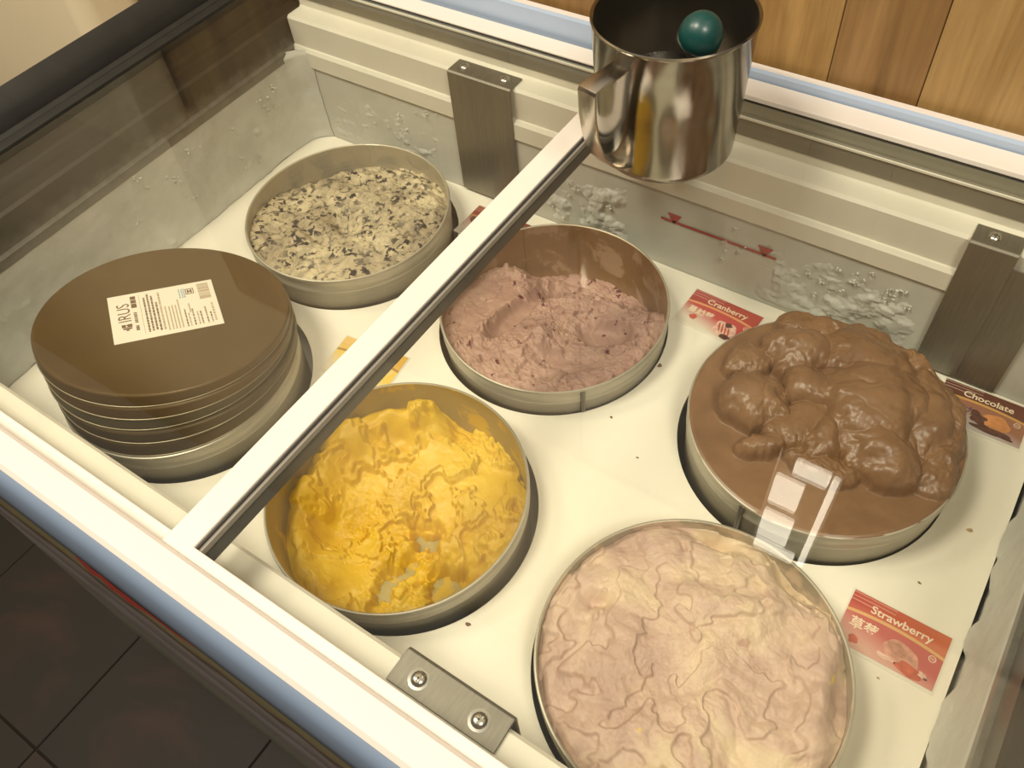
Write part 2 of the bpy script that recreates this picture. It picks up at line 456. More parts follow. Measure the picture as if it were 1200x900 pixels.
fpart(MB().box(0.0315, 0.0700, YB - 0.0030, YB - 0.0012, 0.002, 0.150), 'bracket_plate', M['steel'], 'flat steel plate hanging beside the narrow bracket')
bracket(-0.196, -0.114, YF, -1, (-0.178, -0.132), 0.090, 'steel bracket with two cross-head screws on the front ledge')

# red fill line with two triangles on the rear wall
mb = MB(); yl = YB - 0.0011
def flat(mb, pts): mb.add([(x, yl, z) for x, z in pts], [tuple(range(len(pts)))])
flat(mb, [(-0.293, 0.0655), (-0.163, 0.0655), (-0.163, 0.0688), (-0.293, 0.0688)])
for x in (-0.2775, -0.1757):
    flat(mb, [(x, 0.0640), (x + 0.0085, 0.0775), (x - 0.0085, 0.0775)])
fpart(mb, 'fill_line', M['red_print'], 'red fill line with two triangles on the rear wall')

# ------------------------------------------------------------------ noise in numpy
_p = np.random.RandomState(5).permutation(512)
_p = np.concatenate([_p, _p, _p])
_g = np.stack([np.cos(np.arange(512) * 2.39996), np.sin(np.arange(512) * 2.39996)], 1)
def perlin(x, y):
    xi = np.floor(x).astype(int); yi = np.floor(y).astype(int)
    xf, yf = x - xi, y - yi
    xi &= 511; yi &= 511
    u = xf ** 3 * (xf * (xf * 6 - 15) + 10); v = yf ** 3 * (yf * (yf * 6 - 15) + 10)
    def gr(ix, iy, dx, dy):
        g = _g[_p[_p[ix & 511] + (iy & 511)]]
        return g[..., 0] * dx + g[..., 1] * dy
    a = gr(xi, yi, xf, yf); b = gr(xi + 1, yi, xf - 1, yf); c = gr(xi, yi + 1, xf, yf - 1); d = gr(xi + 1, yi + 1, xf - 1, yf - 1)
    return (a + (b - a) * u + (c + (d - c) * u - a - (b - a) * u) * v) * 1.5
def fbm(x, y, s, o=5, g=0.5, seed=0.0):
    r = np.zeros_like(x); a = 1.0; t = 0
    for k in range(o):
        r += a * perlin(x * s + seed + 17.3 * k, y * s + seed * 1.7 + 9.1 * k); t += a; a *= g; s *= 2.03
    return r / t
def ridged(x, y, s, o=4, g=0.5, seed=0.0):
    r = np.zeros_like(x); a = 1.0; t = 0
    for k in range(o):
        r += a * (1 - np.abs(perlin(x * s + seed + 11.1 * k, y * s - seed + 5.7 * k)) * 2); t += a; a *= g; s *= 2.1
    return r / t
def sstep(a, b, x):
    t = np.clip((x - a) / (b - a), 0, 1); return t * t * (3 - 2 * t)

# frost layers on the walls (uncountable): left wall, back wall patches
def frost_sheet(name, fn, us, vs_):
    U, V = np.meshgrid(us, vs_)
    P = fn(U, V)
    h, w_ = U.shape
    idx = np.arange(h * w_).reshape(h, w_)
    f = np.stack([idx[:-1, :-1], idx[:-1, 1:], idx[1:, 1:], idx[1:, :-1]], -1).reshape(-1, 4)
    mb = MB(); mb.v = [tuple(p) for p in P.reshape(-1, 3)]; mb.f = [tuple(q) for q in f]
    o = fpart(mb, name, M['frost'], smooth=True)
    o['kind'] = 'stuff'
    return o
def fl(U, V):   # U along y, V height
    top = 0.126 + 0.005 * fbm(U, U * 0, 14, 3, seed=3)
    z = 0.001 + V * (top - 0.001)
    base = 0.0012 + 0.0012 * (1 - V) ** 2
    d = base + 0.0022 * (fbm(U, z, 40, 4, seed=1)) + 0.006 * sstep(0.35, 0.75, fbm(U, z, 28, 4, 0.6, seed=8)) + 0.004 * sstep(0.15, 0.0, V) * (0.3 + fbm(U, z, 20, 3, seed=4))
    d = d * sstep(0, 0.05, 1 - V) - 0.0025 * sstep(0.05, 0, 1 - V)
    k = np.clip((U - (YB - 0.03)) / 0.03, 0, 1)      # wrap round the corner
    return np.stack([XL + d + 0.026 * k ** 2.2, U, z], -1)
frost_sheet('frost', fl, np.linspace(YF + 0.004, YB - 0.001, 200), np.linspace(0, 1, 60))['label'] = 'white frost on the left end wall'
def fb(x0, x1, z0, z1, amp, seed, thr):
    def fn(U, V):
        e = sstep(0, 0.18, U) * sstep(0, 0.18, 1 - U) * sstep(0, 0.12, V) * sstep(0, 0.25, 1 - V)
        X = x0 + U * (x1 - x0); Z = z0 + V * (z1 - z0)
        n_ = fbm(X, Z, 26, 5, 0.6, seed)
        d = amp * e * sstep(thr, thr + 0.5, n_ + 0.25 * (1 - V)) + 0.0012 * e * fbm(X, Z, 110, 3, seed=seed) - 0.0012 * (1 - e) - 0.0004
        return np.stack([X, YB - d, Z], -1)
    return fn
for k, (x0, x1, z0, z1, amp, seed, thr) in enumerate([(-0.47, -0.32, 0.0, 0.10, 0.0040, 2.2, 0.0), (-0.19, 0.0, 0.0, 0.097, 0.0045, 6.1, -0.05), (-0.80, -0.57, 0.0, 0.09, 0.0022, 9.4, 0.05)]):
    frost_sheet('frost', fb(x0, x1, z0, z1, amp, seed, thr), np.linspace(0, 1, 110), np.linspace(0, 1, 70))['label'] = 'white frost patch on the rear wall'
def fr(U, V):
    top = 0.108 + 0.006 * fbm(U, U * 0, 18, 3, seed=13)
    z = 0.001 + V * (top - 0.001)
    d = 0.001 + 0.0015 * fbm(U, z, 50, 4, seed=21) + 0.0045 * sstep(0.5, 0.0, V) * sstep(-0.1, 0.15, fbm(U, z * 0, 16, 3, seed=14))
    d = d * sstep(0, 0.05, 1 - V) - 0.002 * sstep(0.05, 0, 1 - V)
    return np.stack([XR - d, U, z], -1)
frost_sheet('frost', fr, np.linspace(YF + 0.03, YB - 0.03, 160), np.linspace(0, 1, 40))['label'] = 'white frost on the right end wall'
# little ice clumps clinging to the walls, one mesh per wall
def clumps(spots, name_label):
    bm = bmesh.new()
    for p, r in spots:
        for q in range(random.randint(2, 5)):
            m = Matrix.Translation(Vector(p) + Vector([random.uniform(-1, 1) * r * 1.3 for _ in range(3)])) @ Matrix.Diagonal((*[r * random.uniform(0.35, 0.9) for _ in range(3)], 1))
            bmesh.ops.create_icosphere(bm, subdivisions=2, radius=1, matrix=m)
    me = bpy.data.meshes.new('ice_clumps'); bm.to_mesh(me); bm.free(); me.shade_smooth(); me.materials.append(M['frost'])
    o = bpy.data.objects.new('ice_clumps', me); COL.objects.link(o); o.parent = fz
    o.matrix_parent_inverse = Matrix.Translation(-Vector((XC, YC, FLOOR_Z))); o['kind'] = 'stuff'; o['label'] = name_label
def on_left(px, py):
    d = ray(px, py); return CAM + d * ((XL + 0.004 - CAM.x) / d.x)
cl = []
for (px, py, n_) in ((312, 122, 7), (275, 155, 5), (230, 180, 4), (165, 217, 4), (205, 212, 4), (225, 228, 4), (300, 188, 5), (160, 255, 2), (322, 108, 4), (318, 135, 4)):
    for k in range(n_): cl.append((on_left(px + random.gauss(0, 9), py + random.gauss(0, 6)), random.uniform(0.0008, 0.0022)))
for (px, py, n_) in ((500, 130, 3), (455, 142, 5), (470, 135, 4), (960, 340, 9), (1000, 330, 8), (1040, 345, 8), (1050, 365, 6), (860, 285, 6), (880, 300, 5), (660, 210, 6), (640, 235, 6), (690, 245, 4)):
    for k in range(n_): cl.append((at_y(px + random.gauss(0, 14), py + random.gauss(0, 8), YB - 0.002), random.uniform(0.0007, 0.0022)))
clumps(cl, 'little white ice clumps clinging to the walls')

# ------------------------------------------------------------------ perforated white plate
TUBS = {'cookie': (-0.6285, 0.5052, 0.0445), 'cran': (-0.3442, 0.5054, 0.036), 'choc': (-0.0511, 0.4968, 0.047), 'mango': (-0.3462, 0.2415, 0.035), 'straw': (-0.0536, 0.2408, 0.0385), 'stack': (-0.632, 0.2415, 0.040)}
HOFF = {'cookie': (0.0005, 0.003), 'cran': (-0.0032, 0.001), 'choc': (-0.0034, 0.0005), 'mango': (0.0034, 0.0012), 'straw': (-0.0030, 0.002), 'stack': (0.0034, 0.002)}
HOLES = {k: (v[0] + HOFF[k][0], v[1] + HOFF[k][1]) for k, v in TUBS.items()}
HR = 0.1237
xs = [XL + 0.002, (HOLES['cookie'][0] + HOLES['cran'][0]) / 2, (HOLES['cran'][0] + HOLES['choc'][0]) / 2, 0.1207]
ys = [YF + 0.001, 0.3722, YB - 0.0005]
mb = MB()
for nm, (hx, hy) in HOLES.items():
    ix = 0 if hx < -0.5 else (1 if hx < -0.2 else 2); iy = 0 if hy < 0.37 else 1
    x0, x1, y0, y1 = xs[ix], xs[ix + 1], ys[iy], ys[iy + 1]
    N = 288
    angs = [2 * PI * k / N for k in range(N)] + [math.atan2(cy - hy, cx - hx) % (2 * PI) for cx in (x0, x1) for cy in (y0, y1)]
    angs = sorted(set(angs))
    inner = []; outer = []
    for a in angs:
        c, s_ = math.cos(a), math.sin(a)
        tt = min([((x1 if c > 0 else x0) - hx) / c if abs(c) > 1e-9 else 9, ((y1 if s_ > 0 else y0) - hy) / s_ if abs(s_) > 1e-9 else 9])
        inner.append((hx + HR * c, hy + HR * s_)); outer.append((hx + tt * c, hy + tt * s_))
    cr = 0.0225
    for q_, (x, y) in enumerate(outer):
        for ex, sx in ((XL + 0.001, 1), (XR - 0.001, -1)):
            for ey, sy in ((YF + 0.001, 1), (YB - 0.0005, -1)):
                ax_, ay_ = ex + sx * cr, ey + sy * cr
                if (x - ax_) * sx < 0 and (y - ay_) * sy < 0:
                    dd = math.hypot(x - ax_, y - ay_)
                    if dd > cr: outer[q_] = (ax_ + (x - ax_) * cr / dd, ay_ + (y - ay_) * cr / dd)
    n = len(angs)
    vs = [(x, y, 0) for x, y in outer] + [(x, y, 0) for x, y in inner] + [(x, y, -0.006) for x, y in inner] + [(x, y, -0.006) for x, y in outer]
    fs = []
    for i in range(n):
        j = (i + 1) % n
        for k in range(3): fs.append((k * n + i, k * n + j, (k + 1) * n + j, (k + 1) * n + i))
    mb.add(vs, fs)
plate = mb.build('tub_plate', M['plate'])
tag(plate, 'white plate with round holes that hold the ice cream tubs', 'plate')

# ------------------------------------------------------------------ tubs
TR = 0.1205
def tub_mat(name, base, residue, thr, zlo, zhi, inner=None):
    m, t, p = nt(name)
    v = coords(t)
    a = noise(t, v, 26, 6, 0.62, 0.4)
    tc = t.nodes.new('ShaderNodeTexCoord'); sp = t.nodes.new('ShaderNodeSeparateXYZ'); t.links.new(tc.outputs['Object'], sp.inputs[0])
    r2 = mathn(t, 'SQRT', mathn(t, 'ADD', mathn(t, 'MULTIPLY', sp.outputs[0], sp.outputs[0]), mathn(t, 'MULTIPLY', sp.outputs[1], sp.outputs[1])))
    inside = mathn(t, 'LESS_THAN', mathn(t, 'SUBTRACT', r2, mathn(t, 'MULTIPLY', sp.outputs[2], 0.0215)), 0.1164)
    brushed = noise(t, coords(t, (3, 3, 60)), 10, 3)
    bc = ramp(t, brushed, [(0.3, tuple(x * 0.9 for x in base)), (0.7, tuple(min(1, x * 1.08) for x in base))])
    if inner: bc = mix(t, inside, bc, inner)
    if residue:
        msk = mathn(t, 'MULTIPLY', ramp(t, a, [(thr, 0), (thr + 0.06, 1)]), inside)
        bc = mix(t, msk, bc, residue)
        met = mathn(t, 'MULTIPLY', mathn(t, 'SUBTRACT', 1.0, msk), 0.45)
        t.links.new(met, p.inputs['Metallic'])
    else:
        p.inputs['Metallic'].default_value = 0.45
    t.links.new(bc, p.inputs['Base Color'])
    p.inputs['Roughness'].default_value = 0.42
    return m
tb = (0.47, 0.43, 0.34)
def make_tub(key, label, mat, seams_=()):
    cx, cy, zr = TUBS[key]
    root = thing('ice_cream_tub', label, 'tub', None, (cx, cy, FLZ))
    H = zr - FLZ
    prof = [(0.0005, 0), (0.113, 0), (0.1155, 0.0015), (0.1170, 0.004), (TR - 0.0012, H - 0.0200), (TR - 0.0002, H - 0.0190), (TR - 0.0002, H - 0.0165), (TR - 0.0010, H - 0.0155), (TR - 0.0010, H - 0.006), (TR - 0.0002, H - 0.0045), (TR + 0.0004, H - 0.0020), (TR - 0.0002, H - 0.0004), (TR - 0.0014, H), (TR - 0.0024, H - 0.0008), (TR - 0.0026, H - 0.0040), (TR - 0.0045, 0.010), (0.1125, 0.0035), (0.0005, 0.0030)]
    MB().lathe(prof, 128).build('tub_wall', mat, root, smooth=True, auto=45)
    for (px, py, rs) in seams_:
        q = at_z(px, py, zr - 0.02)
        a = math.atan2(q.y - cy, q.x - cx)
        mb = MB()
        for da, w_ in ((-0.012, 0.0009), (0.008, 0.0012)):
            aa = a + da
            ca, sa = math.cos(aa), math.sin(aa)
            rr = TR + (0.0002 if rs > 0 else -0.0042)
            tx, ty = -sa * w_, ca * w_
            for z0, z1 in ((zr * 0 + H - zr + 0.0005, H - 0.003),):
                e = 0.0007 if rs > 0 else -0.0007
                mb.add([((rr - 0.002) * ca - tx, (rr - 0.002) * sa - ty, z0), ((rr - 0.002) * ca + tx, (rr - 0.002) * sa + ty, z0), ((rr + e) * ca + tx, (rr + e) * sa + ty, z0), ((rr + e) * ca - tx, (rr + e) * sa - ty, z0),
                        ((rr - 0.002) * ca - tx, (rr - 0.002) * sa - ty, z1), ((rr - 0.002) * ca + tx, (rr - 0.002) * sa + ty, z1), ((rr + e) * ca + tx, (rr + e) * sa + ty, z1), ((rr + e) * ca - tx, (rr + e) * sa - ty, z1)],
                       [(0, 3, 2, 1), (4, 5, 6, 7), (0, 1, 5, 4), (1, 2, 6, 5), (2, 3, 7, 6), (3, 0, 4, 7)])
        mb.build('weld_seam', simple('tub_seam', (0.16, 0.14, 0.11), 0.4, metal=0.6), root)
    return root
make_tub('cookie', 'round grey metal tub holding cookies and cream ice cream', tub_mat('tub_metal_cookie', tb, (0.42, 0.36, 0.25), 0.46, 0, 0))
make_tub('cran', 'round grey metal tub holding mauve cranberry ice cream', tub_mat('tub_metal_cranberry', tb, (0.40, 0.27, 0.175), 0.52, 0, 0, (0.36, 0.24, 0.13)), [(683, 470, 1)])
make_tub('choc', 'round grey metal tub holding heaped chocolate ice cream', tub_mat('tub_metal_chocolate', tb, None, 0, 0, 0), [(869, 602, 1)])
make_tub('mango', 'round grey metal tub holding scraped yellow mango ice cream', tub_mat('tub_metal_mango', tb, (0.62, 0.41, 0.03), 0.55, 0, 0, (0.42, 0.34, 0.13)))
make_tub('straw', 'round grey metal tub filled with pale pink strawberry ice cream', tub_mat('tub_metal_strawberry', tb, (0.60, 0.47, 0.34), 0.50, 0, 0))
make_tub('stack', 'round grey metal tub closed under the stacked brown lids', tub_mat('tub_metal_stack', tb, None, 0, 0, 0))

# ------------------------------------------------------------------ ice cream
def cream_mat(name, build, rough=0.5, sss=0.12, rad=(0.02, 0.012, 0.006), bs=0.35, bscale=120, spec=0.4):
    m, t, p = nt(name)
    v = coords(t)
    t.links.new(build(t, v), p.inputs['Base Color'])
    p.inputs['Roughness'].default_value = rough
    p.inputs['Specular IOR Level'].default_value = spec
    p.inputs['Subsurface Weight'].default_value = sss
    p.inputs['Subsurface Radius'].default_value = rad
    p.inputs['Subsurface Scale'].default_value = 0.5
    bump(t, p, noise(t, v, bscale, 6, 0.65), bs, 0.0025)
    return m
def cookie_col(t, v):
    base = ramp(t, noise(t, v, 12, 3, 0.5, 0.6), [(0.36, (0.42, 0.345, 0.22)), (0.60, (0.63, 0.535, 0.345))])
    smear = ramp(t, noise(t, v, 34, 5, 0.65, 1.5), [(0.44, 0), (0.64, 1)])
    c = mix(t, mathn(t, 'MULTIPLY', smear, 0.75), base, (0.21, 0.175, 0.125))
    sp = ramp(t, noise(t, v, 125, 4, 0.62, 0.3), [(0.53, 0), (0.575, 1)])
    reg = ramp(t, noise(t, v, 20, 3, 0.6), [(0.34, 0.2), (0.52, 1)])
    return mix(t, mathn(t, 'MULTIPLY', sp, reg), c, (0.035, 0.028, 0.028))
def cran_col(t, v):
    base = ramp(t, noise(t, v, 16, 5, 0.6, 0.5), [(0.3, (0.35, 0.205, 0.165)), (0.5, (0.44, 0.275, 0.215)), (0.7, (0.53, 0.355, 0.27))])
    sp = ramp(t, noise(t, v, 75, 3, 0.5, 0.4), [(0.67, 0), (0.70, 1)])
    c = mix(t, sp, base, (0.12, 0.025, 0.03))
    pb = ramp(t, noise(t, v, 11, 3, 0.5), [(0.62, 0), (0.75, 1)])
    return mix(t, mathn(t, 'MULTIPLY', pb, 0.45), c, (0.32, 0.15, 0.16))
def choc_col(t, v):
    return ramp(t, noise(t, v, 14, 5, 0.6, 0.6), [(0.3, (0.160, 0.084, 0.041)), (0.5, (0.218, 0.119, 0.058)), (0.72, (0.278, 0.157, 0.079))])
def mango_col(t, v):
    return ramp(t, noise(t, v, 13, 5, 0.6, 0.5), [(0.3, (0.60, 0.345, 0.006)), (0.5, (0.69, 0.435, 0.014)), (0.7, (0.74, 0.51, 0.045))])
def straw_col(t, v):
    c = ramp(t, noise(t, v, 9, 6, 0.62, 0.9), [(0.36, (0.44, 0.295, 0.235)), (0.47, (0.56, 0.40, 0.31)), (0.58, (0.66, 0.515, 0.35))])
    sp = ramp(t, noise(t, v, 60, 4, 0.55), [(0.66, 0), (0.72, 1)])
    c = mix(t, mathn(t, 'MULTIPLY', sp, 0.45), c, (0.36, 0.17, 0.13))
    ye = ramp(t, noise(t, v, 38, 2, 0.5), [(0.755, 0), (0.775, 1)])
    return mix(t, ye, c, (0.80, 0.58, 0.10))
CM = {'cookie': cream_mat('cookies_and_cream', cookie_col, 0.55, bs=0.3),
      'cran': cream_mat('cranberry_cream', cran_col, 0.5, bs=0.35, bscale=90),
      'choc': cream_mat('chocolate_cream', choc_col, 0.35, bs=0.04, bscale=50, spec=0.5),
      'mango': cream_mat('mango_cream', mango_col, 0.42, bs=0.22, bscale=110),
      'straw': cream_mat('strawberry_cream', straw_col, 0.48, bs=0.16, bscale=110)}

def dome(u, v, cx, cy, rx, ry, rot, h, p=0.5):
    a = math.radians(rot); c, s_ = math.cos(a), math.sin(a)
    du, dv = u - cx, v - cy
    x = (du * c + dv * s_) / rx; y = (-du * s_ + dv * c) / ry
    d = np.clip(1 - x * x - y * y, 0, None)
    return h * d ** p
def gauss(u, v, cx, cy, rx, ry, rot=0):
    a = math.radians(rot); c, s_ = math.cos(a), math.sin(a)
    du, dv = u - cx, v - cy
    x = (du * c + dv * s_) / rx; y = (-du * s_ + dv * c) / ry
    return np.exp(-(x * x + y * y))

def billow(u, v, s, seed, o=3, g=0.45):
    r = np.zeros_like(u); a = 1.0
    for k in range(o):
        r += a * np.sqrt(np.sqrt(perlin(u * s + seed + 13.7 * k, v * s - seed * 0.6 + 3.3 * k) ** 2 + 1.2e-3)); a *= g; s *= 2.1
    return r
def h_choc(u, v):
    r = np.hypot(u, v)
    wu = u + 0.10 * fbm(u, v, 2.4, 3, seed=2) + 0.035 * fbm(u, v, 7, 3, seed=31); wv = v + 0.10 * fbm(u, v, 2.4, 3, seed=7) + 0.035 * fbm(u, v, 7, 3, seed=37)
    base = 0.0479 + 0.0005 * fbm(u, v, 4, 3, seed=9) - 0.0012 * sstep(0.97, 1.0, r)
    L = [(0.26, 0.20, 0.42, 0.46, 20, 0.040), (0.10, 0.56, 0.42, 0.30, -14, 0.031), (-0.50, -0.20, 0.27, 0.26, 20, 0.032), (-0.40, 0.40, 0.28, 0.26, 30, 0.030), (-0.70, 0.16, 0.18, 0.16, 30, 0.016),
         (0.44, -0.16, 0.32, 0.26, -20, 0.032), (-0.10, -0.18, 0.32, 0.20, 70, 0.021), (0.10, -0.22, 0.26, 0.16, 80, 0.026), (0.72, 0.10, 0.26, 0.38, 24, 0.013), (0.72, 0.48, 0.17, 0.26, 30, 0.015), (-0.36, 0.74, 0.34, 0.14, 10, 0.016),
         (-0.28, -0.52, 0.24, 0.10, 35, 0.017), (0.14, -0.46, 0.26, 0.15, 10, 0.015), (0.20, 0.80, 0.42, 0.13, -12, 0.014), (-0.14, 0.12, 0.26, 0.22, 0, 0.029), (0.88, -0.02, 0.14, 0.10, -30, 0.008), (0.60, 0.30, 0.22, 0.40, 10, 0.026)]
    m = np.zeros_like(u)
    for cx, cy, rx, ry, ro, h in L:
        m = np.maximum(m, dome(wu, wv, cx, cy, rx, ry, ro, h, 0.42))
    on = sstep(0.001, 0.012, m)
    m = m + on * (0.0050 * (billow(wu, wv, 2.0, 4.0, 2) - 0.6) + 0.0015 * fbm(wu, wv, 4.5, 3, seed=4))
    low = sstep(0.022, 0.010, m) * on
    m = m + low * 0.0042 * ridged(wu, wv, 6, 4, seed=12)
    return base + np.maximum(m, 0)
def h_straw(u, v):
    r = np.hypot(u, v)
    wu = u + 0.16 * fbm(u, v, 1.8, 4, seed=3); wv = v + 0.16 * fbm(u, v, 1.8, 4, seed=8)
    h = 0.0345 + 0.008 * (1 - r ** 2) + 0.010 * fbm(wu, wv, 1.8, 2, seed=1) + 0.0065 * (billow(wu, wv, 1.9, 6.0, 2, 0.4) - 0.6)
    h += 0.0030 * np.clip(fbm(u, v, 7, 5, 0.62, seed=5), -0.25, 1) + 0.0034 * sstep(0.0, 0.05, fbm(wu, wv, 3.1, 3, seed=15))
    h += 0.010 * gauss(u, v, 0.0, 0.25, 0.5, 0.35, 20)
    h -= 0.008 * sstep(0.04, -0.03, (wv - 0.36) - 0.25 * wu) * gauss(u, v, 0.30, 0.22, 0.28, 0.18, 0)
    for (cx, cy, rx, ry, ro, d) in [(-0.28, 0.88, 0.18, 0.07, 10, 0.030), (0.35, 0.88, 0.20, 0.08, -25, 0.030), (-0.71, 0.02, 0.10, 0.06, 20, 0.016), (0.90, 0.25, 0.07, 0.35, 10, 0.014)]:
        h -= d * gauss(u, v, cx, cy, rx, ry, ro)
    return np.minimum(h, 0.060) - 0.005 * sstep(0.94, 1.0, r)
def h_cookie(u, v):
    r = np.hypot(u, v)
    wu = u + 0.1 * fbm(u, v, 2.5, 3, seed=13); wv = v + 0.1 * fbm(u, v, 2.5, 3, seed=18)
    h = 0.031 - 0.009 * v + 0.008 * u + 0.007 * fbm(wu, wv, 2.6, 3, seed=21) + 0.006 * (billow(wu, wv, 3.0, 2.0, 3) - 0.7) + 0.0022 * fbm(u, v, 13, 4, 0.6, seed=23)
    h += 0.008 * gauss(u, v, 0.1, 0.25, 0.4, 0.25, 20) - 0.012 * gauss(u, v, -0.02, -0.12, 0.18, 0.10, -10) - 0.009 * gauss(u, v, -0.1, -0.42, 0.25, 0.06, -15)
    h -= 0.014 * sstep(0.66, 1.0, -0.75 * u + 0.55 * v) + 0.008 * sstep(0.85, 1.0, r) * sstep(0.0, 0.6, v)
    return np.clip(h, -0.05, 0.040)
def h_mango(u, v):
    r = np.hypot(u, v)
    wu = u + 0.09 * fbm(u, v, 3, 3, seed=33); wv = v + 0.09 * fbm(u, v, 3, 3, seed=38)
    h = -0.046 + 0.020 * sstep(-0.45, 0.75, wv)
    a = np.degrees(np.arctan2(wv, wu)) % 360
    arc = sstep(85, 120, a) * sstep(275, 215, a)
    h += 0.021 * arc * np.exp(-((np.hypot(wu, wv) - 0.84) / 0.14) ** 2)
    h += 0.018 * arc * sstep(0.75, 0.97, r)
    h += 0.012 * gauss(wu, wv, 0.66, 0.30, 0.32, 0.45, 30)
    h -= 0.010 * gauss(wu, wv, -0.42, -0.25, 0.30, 0.22, 60)
    st = fbm(wu, wv, 2.8, 4, 0.55, seed=41)
    h += 0.0065 * sstep(-0.02, 0.03, st) * sstep(-0.7, -0.1, v) + 0.0045 * sstep(0.12, 0.16, st)
    tex = sstep(-0.1, 0.25, fbm(u, v, 2.0, 2, seed=48))
    h += tex * (0.0032 * fbm(u, v, 8, 4, 0.6, seed=44) + 0.0022 * ridged(wu, wv, 9, 3, seed=45)) + 0.0012 * fbm(u, v, 7, 3, seed=49)
    u0, v0 = u, v
    u = u + 0.12 * fbm(u0, v0, 5, 3, 0.6, seed=71); v = v + 0.12 * fbm(u0, v0, 5, 3, 0.6, seed=77)
    h -= 0.034 * gauss(u, v, 0.12, 0.02, 0.15, 0.08, -5) + 0.040 * gauss(u, v, 0.56, -0.24, 0.20, 0.14, 30) + 0.032 * gauss(u, v, 0.16, -0.40, 0.07, 0.26, -8) + 0.016 * gauss(u, v, 0.40, -0.72, 0.3, 0.10, 15)
    h -= 0.012 * gauss(u, v, -0.1, 0.92, 0.12, 0.10)
    return np.clip(h, -0.066, 0.03)
def h_cran(u, v):
    r = np.hypot(u, v)
    wu = u + 0.08 * fbm(u, v, 3, 3, seed=53); wv = v + 0.08 * fbm(u, v, 3, 3, seed=58)
    h = 0.020 - 0.026 * sstep(-0.9, 0.3, wv) - 0.040 * sstep(0.42, 0.85, wv - 0.10 * wu)
    h += 0.010 * sstep(0.3, 0.9, wu) * sstep(-0.9, 0.0, -v + 0.5)
    h -= 0.040 * gauss(u, v, -0.30, 0.48, 0.14, 0.22, -35)
    rough = 0.0040 * fbm(u, v, 8, 5, 0.62, seed=61) + 0.0030 * ridged(wu, wv, 7, 3, seed=62)
    ch = gauss(u, v, -0.38, -0.12, 0.14, 0.50, 4)
    h -= 0.010 * sstep(0.35, 0.8, ch)
    flank = sstep(-0.50, -0.58, u) * sstep(0.4, 0.1, v)
    sm = np.maximum.reduce([sstep(0.3, 0.7, ch), 0.8 * flank, sstep(0.3, 0.7, gauss(u, v, 0.46, 0.12, 0.28, 0.18, 25)), 0.8 * sstep(0.3, 0.7, gauss(u, v, 0.40, -0.40, 0.35, 0.14, 20))])
    h -= 0.009 * sstep(0.3, 0.9, gauss(u, v, 0.46, 0.12, 0.30, 0.20, 25)) + 0.006 * sstep(0.3, 0.9, gauss(u, v, 0.40, -0.40, 0.35, 0.16, 20))
    h += 0.014 * gauss(wu, wv, 0.03, -0.25, 0.15, 0.26, -10)
    h += (1 - 0.88 * sm) * (rough + 0.005 * sstep(0.0, 0.05, fbm(wu, wv, 4, 4, seed=66)))
    return np.clip(h, -0.066, 0.034)
def ice_cream(key, fn, label, nr=190, na=480, rmax=0.1176, over=False):
    cx, cy, zr = TUBS[key]
    rr = np.concatenate([np.linspace(0.0, 1, nr)])
    aa = np.linspace(0, 2 * PI, na, endpoint=False)
    A, Rr = np.meshgrid(aa, rr[1:])
    u, v = Rr * np.cos(A), Rr * np.sin(A)
    h = fn(u, v)
    taper = TR - 0.0024 - (zr - 0.004 - np.clip(h, FLZ, zr - 0.004)) * 0.022      # follow the wall
    rad = np.minimum(rmax, taper) if not over else np.where(Rr > 0.985, 0.1200, 0.1200)
    P = np.stack([u * rad, v * rad, h - FLZ], -1).reshape(-1, 3)
    h0 = fn(np.zeros(1), np.zeros(1))[0] - FLZ
    vs = [(0, 0, h0)] + [tuple(p) for p in P]
    n1 = nr - 1
    fs = [(0, 1 + k, 1 + (k + 1) % na) for k in range(na)]
    for i in range(n1 - 1):
        o = 1 + i * na
        fs += [(o + k, o + na + k, o + na + (k + 1) % na, o + (k + 1) % na) for k in range(na)]
    # skirt down to the bottom, inside the wall
    o = 1 + (n1 - 1) * na
    if over:
        b1 = len(vs)
        vs += [(0.1172 * math.cos(a), 0.1172 * math.sin(a), zr - 0.005 - FLZ) for a in aa]
        fs += [(o + k, b1 + k, b1 + (k + 1) % na, o + (k + 1) % na) for k in range(na)]
        o = b1
    b0 = len(vs)
    vs += [(0.111 * math.cos(a), 0.111 * math.sin(a), 0.0032) for a in aa]
    fs += [(o + k, b0 + k, b0 + (k + 1) % na, o + (k + 1) % na) for k in range(na)]
    mb = MB(); mb.v = vs; mb.f = fs
    ob = mb.build('ice_cream', CM[key], None, smooth=True)
    ob.location = (cx, cy, FLZ)
    tag(ob, label, 'ice cream')
    return ob
ice_cream('choc', h_choc, 'glossy brown chocolate ice cream heaped in folded lumps', 240, 560, over=True)
ice_cream('straw', h_straw, 'pale pink and cream strawberry ice cream filling its tub')
ice_cream('cookie', h_cookie, 'cream coloured ice cream full of dark cookie crumbs')
ice_cream('mango', h_mango, 'bright yellow ice cream scraped down to the metal')
ice_cream('cran', h_cran, 'mauve cranberry ice cream with dark red bits, half scooped out')

